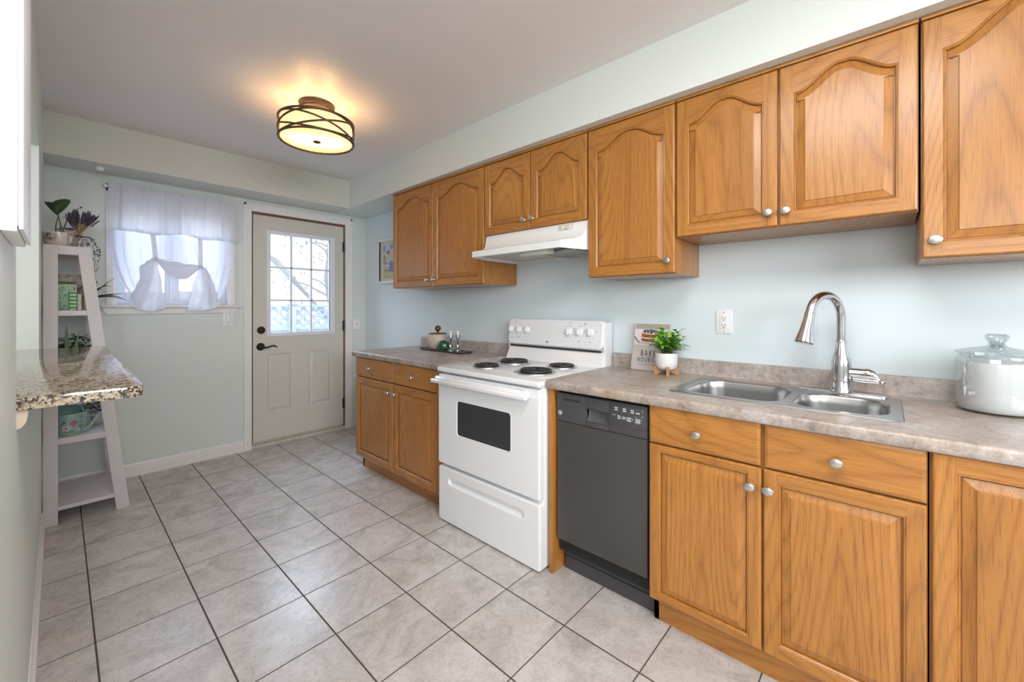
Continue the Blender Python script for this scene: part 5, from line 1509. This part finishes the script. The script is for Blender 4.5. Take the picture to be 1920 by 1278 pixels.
o = b.build('wooden_cylinder', mat('pale_beech', (0.50, 0.40, 0.28), 0.5, var=0.12, scale=10, stretch=(30, 30, 2))); o.location = (-2.070, -0.420, Z1); tag(o, 'pale upright wooden cylinder at the right end of the second shelf', 'ornament')
b = B(); b.box(0, 0.175, 0.0, 0.018, 0.0, 0.222, 0.002)
def mag_mat():
    m, t, p = new_mat('faded_recipe_photo'); tc = t.nodes.new('ShaderNodeTexCoord')
    n = noise_node(t, tc.outputs['Object'], 16, 4, 0.6, 1.5)
    r = ramp_node(t, [(0.30, (0.05, 0.035, 0.03)), (0.42, (0.26, 0.14, 0.11)), (0.50, (0.40, 0.38, 0.36)), (0.60, (0.42, 0.40, 0.38)), (0.68, (0.52, 0.40, 0.16))])
    t.links.new(n, r.inputs[0]); t.links.new(r.outputs[0], p.inputs['Base Color']); p.inputs['Roughness'].default_value = 0.5
    return m
mg = thing('recipe_book', 'open recipe book with faded photos leaning behind the patterned box', 'book', (-2.220, -0.330, Z1))
b.build('photo_page', mag_mat(), mg)
b = B(); b.box(0, 0.176, -0.001, 0.019, 0.2225, 0.2275); b.build('page_edge', mat('pale_page_edge', (0.55, 0.54, 0.52), 0.6, var=0.05), mg, smooth=False)
b = B(); b.box(0, 0.104, 0.0, 0.022, 0.0, 0.176, 0.002)
o = b.build('green_book', mat('green_book_cloth', (0.10, 0.16, 0.035), 0.6, var=0.15)); o.location = (-2.220, -0.380, Z1); tag(o, 'dark green book standing between the patterned box and recipe book', 'book')
spd = thing('spider_plant', 'spider plant with long thin leaves reaching toward the window', 'potted plant', (-2.060, -0.215, Z1))
b = B(); b.lathe([(0, 0), (0.030, 0), (0.034, 0.01), (0.043, 0.075), (0.046, 0.080), (0.043, 0.082), (0.040, 0.072), (0, 0.070)], n=28); b.build('pot', mat('olive_ceramic', (0.16, 0.17, 0.06), 0.4, var=0.2), spd)
b = B()
def blade(p0, p1, p2, w_):
    rows = []
    for i in range(13):
        u = i / 12; c = Vector(p0) * (1 - u) ** 2 + Vector(p1) * 2 * u * (1 - u) + Vector(p2) * u * u
        ww = w_ * (1 - u ** 2.2) + 0.0004
        rows.append([c + Vector((0, -ww * .4, -ww)), c + Vector((0, -ww * .3, 0)), c + Vector((0, ww * .4, ww))])
    b.grid(rows)
for e, mid in (((0.185, -0.10, 0.060), (0.10, -0.05, 0.115)), ((0.170, -0.14, 0.108), (0.08, -0.06, 0.110)), ((0.175, -0.12, 0.065), (0.10, -0.08, 0.130)), ((0.125, -0.10, 0.215), (0.06, -0.06, 0.155)), ((0.105, -0.12, 0.150), (0.07, -0.08, 0.19)),
               ((0.02, -0.1, 0.13), (0.02, -0.05, 0.17)), ((-0.06, -0.05, 0.12), (-0.03, -0.02, 0.17)), ((0.09, 0.12, 0.12), (0.05, 0.06, 0.19))):
    blade((0.0, 0.0, 0.07), mid, e, 0.0042)
b.build('leaves', LEAFD, spd)
# --- third shelf (seen just above the granite)
sn = thing('snake_plant', 'upright pointed snake plant leaves rising behind the granite bar', 'potted plant', (-2.138, -0.490, Z2))
b = B(); b.lathe([(0, 0), (0.034, 0), (0.038, 0.01), (0.044, 0.085), (0.041, 0.087), (0.039, 0.075), (0, 0.074)], n=28); b.build('pot', CREAM, sn)
b = B()
for (x, y, L, w_, lx_) in ((-0.016, -0.01, 0.215, 0.016, -0.002), (0.010, -0.006, 0.165, 0.015, 0.022), (0.0, 0.02, 0.13, 0.014, -0.03)):
    rows = []
    for i in range(11):
        u = i / 10; ww = w_ * .5 * (0.75 + .35 * math.sin(PI * u)) * (1 - u ** 4) + .0004; c = Vector((x + lx_ * u, y, 0.07 + L * u))
        rows.append([c + Vector((-ww, -ww * .2, 0)), c, c + Vector((ww, -ww * .2, 0))])
    b.grid(rows)
b.build('leaves', mat('snake_plant_leaf', (0.032, 0.085, 0.022), 0.4, var=0.4, scale=30, stretch=(1, 1, 4)), sn)
bp_ = thing('bushy_plant', 'low dark bushy houseplant beside the snake plant', 'potted plant', (-2.110, -0.335, Z2))
b = B(); b.lathe([(0, 0), (0.040, 0), (0.046, 0.01), (0.054, 0.09), (0.051, 0.092), (0.049, 0.08), (0, 0.079)], n=28); b.build('pot', CREAM, bp_)
b = B()
for k in range(210):
    a = rnd.uniform(0, 2 * PI); r_ = 0.095 * math.sqrt(rnd.random()); c = (r_ * math.cos(a), r_ * math.sin(a), rnd.uniform(0.10, 0.215) - r_ * .3)
    b.leaf(c, (math.cos(a), math.sin(a), rnd.uniform(-.4, .8)), (0, 0, 1), rnd.uniform(.025, .04), rnd.uniform(.02, .03), n=3)
for k in range(16):
    a = rnd.uniform(0, 2 * PI); b.tube([(0, 0, 0.075), (0.07 * math.cos(a), 0.07 * math.sin(a), 0.13)], 0.0015, 4, mi=1)
b.build('foliage', [LEAFD, STEM], bp_)
# --- fourth shelf
wcn = thing('watering_can', 'mint floral tin watering can on the shelf under the granite', 'watering can', (-2.146, -0.475, Z3))
WR, WHt = 0.076, 0.150
b = B(); b.lathe([(0, 0), (WR * .98, 0), (WR, 0.003), (WR, 0.118), (WR * .98, 0.122), (WR * .94, 0.122), (WR * .94, 0.10), (0, 0.10)], n=44)
b.lathe([(WR * .99, 0.0), (WR * 1.02, 0.003), (WR * .99, 0.006)], n=44)
n_ = 24; rows = []
for u in range(7):
    z = 0.120 + 0.038 * math.sin(u / 6 * PI / 2); rr_ = WR * (1 - 0.25 * (u / 6) ** 2)
    rows.append([(rr_ * math.cos(a), rr_ * math.sin(a), z) for a in [math.radians(20 + 140 * k / n_) for k in range(n_ + 1)]])
b.grid(rows); b.build('tin_body', MINT, wcn)
b = B(); b.tube([(WR * .75, -WR * .62, 0.015), (0.085, -0.06, 0.035), (0.108, -0.065, 0.075), (0.130, -0.07, 0.115)], [0.011, 0.009, 0.008, 0.008], 12); b.tube([(WR * .8, -WR * .5, 0.098), (0.085, -0.055, 0.098), (0.115, -0.068, 0.096)], 0.0028, 6); b.build('spout', mat('pale_mint_tin', (0.36, 0.47, 0.48), 0.4, var=0.06), wcn)
b = B(); b.tube([(-0.06, 0.0, 0.115), (-0.05, 0.0, 0.155), (0.0, 0.0, 0.175), (0.05, 0.0, 0.155), (0.062, 0.0, 0.115)], 0.004, 8, flat=1.6); b.build('handle', MINT, wcn)
def blob(bb, ang, z, r_, petals, mi=0, k0=0):
    pts = []
    for k in range(24):
        a = 2 * PI * k / 24; rad = r_ * (0.78 + .22 * math.cos(petals * a + k0))
        aa = ang + rad * math.cos(a) / WR; zz = z + rad * math.sin(a)
        pts.append(((WR + .0008) * math.cos(aa), (WR + .0008) * math.sin(aa), zz))
    bb.poly(pts, mi)
A = math.radians
b = B()
for ang, z, r_ in ((A(-98), 0.042, 0.017), (A(-60), 0.028, 0.008), (A(-150), 0.040, 0.014)): blob(b, ang, z, r_ * 1.35, 5)
b.build('blossom_print', BLOSSOM, wcn, smooth=False)
b = B()
for ang, z, r_ in ((A(-76), 0.068, 0.014), (A(-52), 0.098, 0.0055), (A(-140), 0.036, 0.010)): blob(b, ang, z, r_ * 1.35, 4)
b.build('rose_print', ROSE, wcn, smooth=False)
b = B()
for ang, z, r_ in ((A(-98.2), 0.042, 0.0052), (A(-105), 0.076, 0.0065), (A(-130), 0.090, 0.006), (A(-52), 0.070, 0.003), (A(-55), 0.030, 0.003), (A(-50), 0.108, 0.0025)):
    k = 0; blob(b, ang, z, r_, 3, k0=1)
for v in b.bm.verts:
    f_ = 1.012; v.co.x *= f_; v.co.y *= f_
b.build('dark_flower_centres', mat('plum_print', (0.05, 0.04, 0.06), 0.5, var=0.1), wcn, smooth=False)
b = B()
for ang, z, r_ in ((A(-92), 0.020, 0.009), (A(-80), 0.018, 0.007), (A(-52), 0.045, 0.009), (A(-112), 0.066, 0.006)): blob(b, ang, z, r_ * 1.35, 2)
b.build('leaf_print', OLIVE, wcn, smooth=False)
p4 = thing('white_ridged_pot_plant', 'white ridged pot with dark foliage right of the watering can', 'potted plant', (-2.012, -0.335, Z3))
b = B(); n = 40
prof = [(0.026, 0.0), (0.030, 0.004), (0.036, 0.04), (0.041, 0.082), (0.042, 0.090), (0.039, 0.090), (0.037, 0.080)]
b.grid([[(r_ * (1 + .02 * math.cos(12 * 2 * PI * k / n)) * math.cos(2 * PI * k / n), r_ * (1 + .02 * math.cos(12 * 2 * PI * k / n)) * math.sin(2 * PI * k / n), z) for k in range(n)] for r_, z in prof], closed=True)
b.lathe([(0, 0), (0.026, 0)], n=20); b.lathe([(0, 0.080), (0.038, 0.080)], n=20)
b.build('pot', mat('white_ridged_glaze', (0.56, 0.57, 0.58), 0.4, var=0.04), p4)
b = B()
for k in range(70):
    a = rnd.uniform(0, 2 * PI); r_ = 0.05 * math.sqrt(rnd.random()); c = (r_ * math.cos(a) - .004, r_ * math.sin(a), rnd.uniform(0.085, 0.165) - r_ * .3)
    b.leaf(c, (math.cos(a), math.sin(a), rnd.uniform(-.2, 1)), (0, 0, 1), rnd.uniform(.025, .04), rnd.uniform(.014, .022), n=3)
for k in range(10):
    a = rnd.uniform(0, 2 * PI); b.tube([(0, 0, 0.078), (0.035 * math.cos(a), 0.035 * math.sin(a), 0.13)], 0.0015, 4, mi=1)
b.build('foliage', [LEAFM, STEM], p4)
